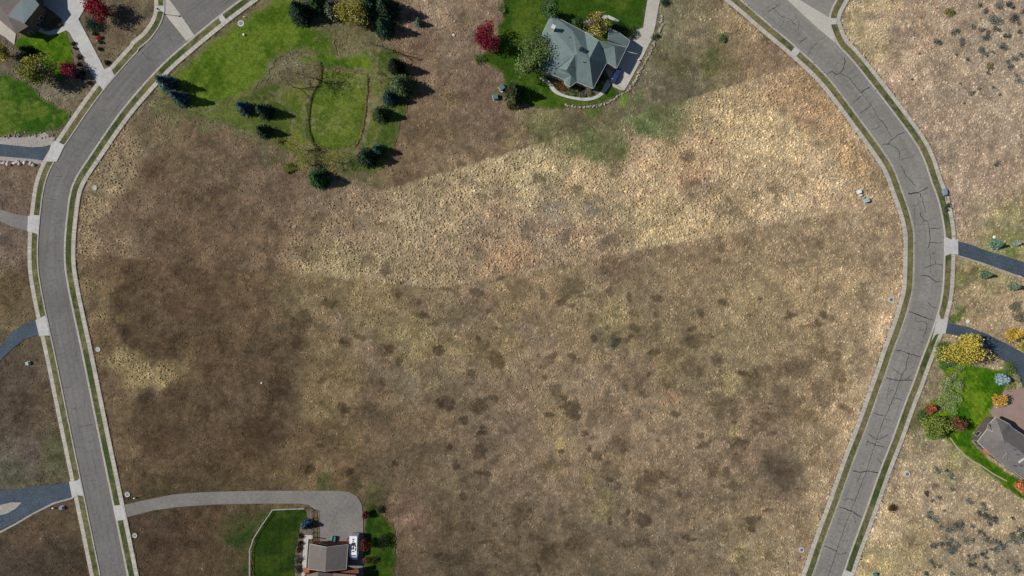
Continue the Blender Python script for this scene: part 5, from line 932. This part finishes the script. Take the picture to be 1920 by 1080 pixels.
cabinet(253.5, 933, (.3, .3, .6), 'white', 'white pedestal beside the manhole above the grey driveway', 0, False)
cabinet(458, 66, (.4, .5, .5), 'white', 'white pedestal in the striped lawn below the manhole', 0, False)
cabinet(459, 33, (.25, .25, .5), 'white', 'tiny white pedestal in the striped lawn above the manhole', 0, False)
cabinet(1639, 1076, (1.0, .9, .8), 'box_d', 'green utility box by the lower right sidewalk at the bottom edge', R(5))
cabinet(1197, 113, (.35, .35, .5), 'white', 'white lantern post top beside the long driveway', 0, False, 'garden_lantern', 'lantern')
# street lamp at the top left corner
x, y, _ = P(309, 27); t = thing('street_lamp', 'dark street lamp at the top left junction throwing its shadow across the gutter', 'street lamp', (x, y, .1))
mb = MB(); mb.tube((0, 0, 0), (0, 0, .35), .16, .12, 10); mb.build('base', M['dark'], t); mb = MB(); mb.tube((0, 0, .3), (0, 0, 3.5), .09, .07, 10); mb.tube((0, -.35, 2.9), (0, .35, 2.9), .05, .05, 6); mb.build('pole', M['dark'], t)
mb = MB(); mb.tube((0, 0, 3.5), (0, 0, 3.95), .14, .26, 8); mb.tube((0, 0, 3.95), (0, 0, 4.2), .32, .05, 8); mb.build('lantern', M['dark'], t)
x, y, _ = P(1365, 61); t = thing('dead_log', 'short brown log lying in the dry grass near the top right road', 'log', (x, y, .1), R(-8)); mb = MB(); mb.tube((-.9, 0, .1), (.9, .05, .14), .2, .16, 9); mb.tube((-.1, 0, .15), (.25, .3, .4), .07, .04, 5); mb.build('log', M['wood'], t)
x, y, _ = P(1815, 433); t = thing('driftwood', 'pale dead branches lying in the dry ground right of the right road', 'branches', (x, y, .05), R(0)); mb = MB()
for p0, p1, r_ in (((-.9, 1.2, .1), (.0, .1, .25), .13), ((0, .1, .25), (.5, -1.0, .15), .12), ((.1, -.1, .2), (1.4, -.2, .3), .12), ((1.4, -.2, .3), (1.7, .3, .2), .08), ((.2, -.8, .2), (-.2, -1.1, .1), .07), ((-.5, .7, .2), (-.1, .9, .3), .05)): mb.tube(p0, p1, r_, r_*.6, 7)
mb.build('branch', M['wood'], t)
# fences of the bottom house
def fence(pts, label, hgt, m, post, rails, wdt=.09, name='fence', topw=None):
    p0 = P(*pts[0]); t = thing(name, label, 'fence', (p0[0], p0[1], 0)); W_ = [Vector(P(*p_))-Vector(p0) for p_ in pts]
    rl = MB(); 
    for a_, b_ in zip(W_[:-1], W_[1:]):
        for z in rails: rl.tube((a_.x, a_.y, z), (b_.x, b_.y, z), topw if (topw and z == rails[-1]) else wdt/2, topw if (topw and z == rails[-1]) else wdt/2, 4)
    rl.build('rail', M[m], t); acc = 0
    for a_, b_ in zip(W_[:-1], W_[1:]):
        n_ = max(1, int((b_-a_).length/post))
        for i in range(n_+(1 if b_ is W_[-1] else 0)):
            c = a_+(b_-a_)*(i/n_); q = MB(); q.box((c.x, c.y, hgt/2), (wdt*1.3, wdt*1.3, hgt)); q.build('post', M[m], t)
fence([(470, 1095), (470, 1060), (470, 1030), (477, 1008), (492, 984), (513, 954), (540, 953), (573, 952)], 'pale rail fence round the dark lawn of the bottom house', 1.1, 'fascia', 2.4, (.5, 1.08), .09, topw=.075)
fence([(573, 952), (588, 957), (588, 985), (588, 1012)], 'dark thin-railed fence between the planting bed and the grey driveway', 1.75, 'dark', 1.9, (.9, 1.7), .1)
# garden edgings of the right lawn
def edging(pts, label, wd=.28):
    c = smooth(pts, 4); a_ = offset(c, wd*3.2); b_ = offset(c, -wd*3.2); o = ribbon('garden_edging', a_, b_, .16, M['wood'], kind=None); tag(o, label, 'edging')
    if 'kind' in o: del o['kind']
edging([(1781, 819), (1792, 835), (1806, 850), (1820, 862), (1840, 873), (1862, 888), (1888, 902)], 'long tan edging along the lawn below the grey-roofed house', .34)
edging([(1798, 697), (1786, 705), (1776, 714), (1771, 730), (1761, 748), (1759, 760)], 'short tan edging round the left side of the planted bank', .2)
edging([(1214, 150), (1211, 151)], 'stub', .1) if False else None
# gate across the drive end by the blue car
mb = MB(); a_ = P(1152, 161); b_ = P(1167, 170); t = thing('gate', 'low white bar gate across the end of the driveway below the blue car', 'gate', (a_[0], a_[1], 0)); d = Vector(b_)-Vector(a_)
mb.tube((0, 0, .8), (d.x, d.y, .8), .05, .05, 6); mb.tube((0, 0, .4), (d.x, d.y, .4), .04, .04, 6); mb.build('bar', M['fascia'], t)
for q in (Vector((0, 0, 0)), d): mb = MB(); mb.box((q.x, q.y, .5), (.12, .12, 1.0)); mb.build('post', M['fascia'], t)
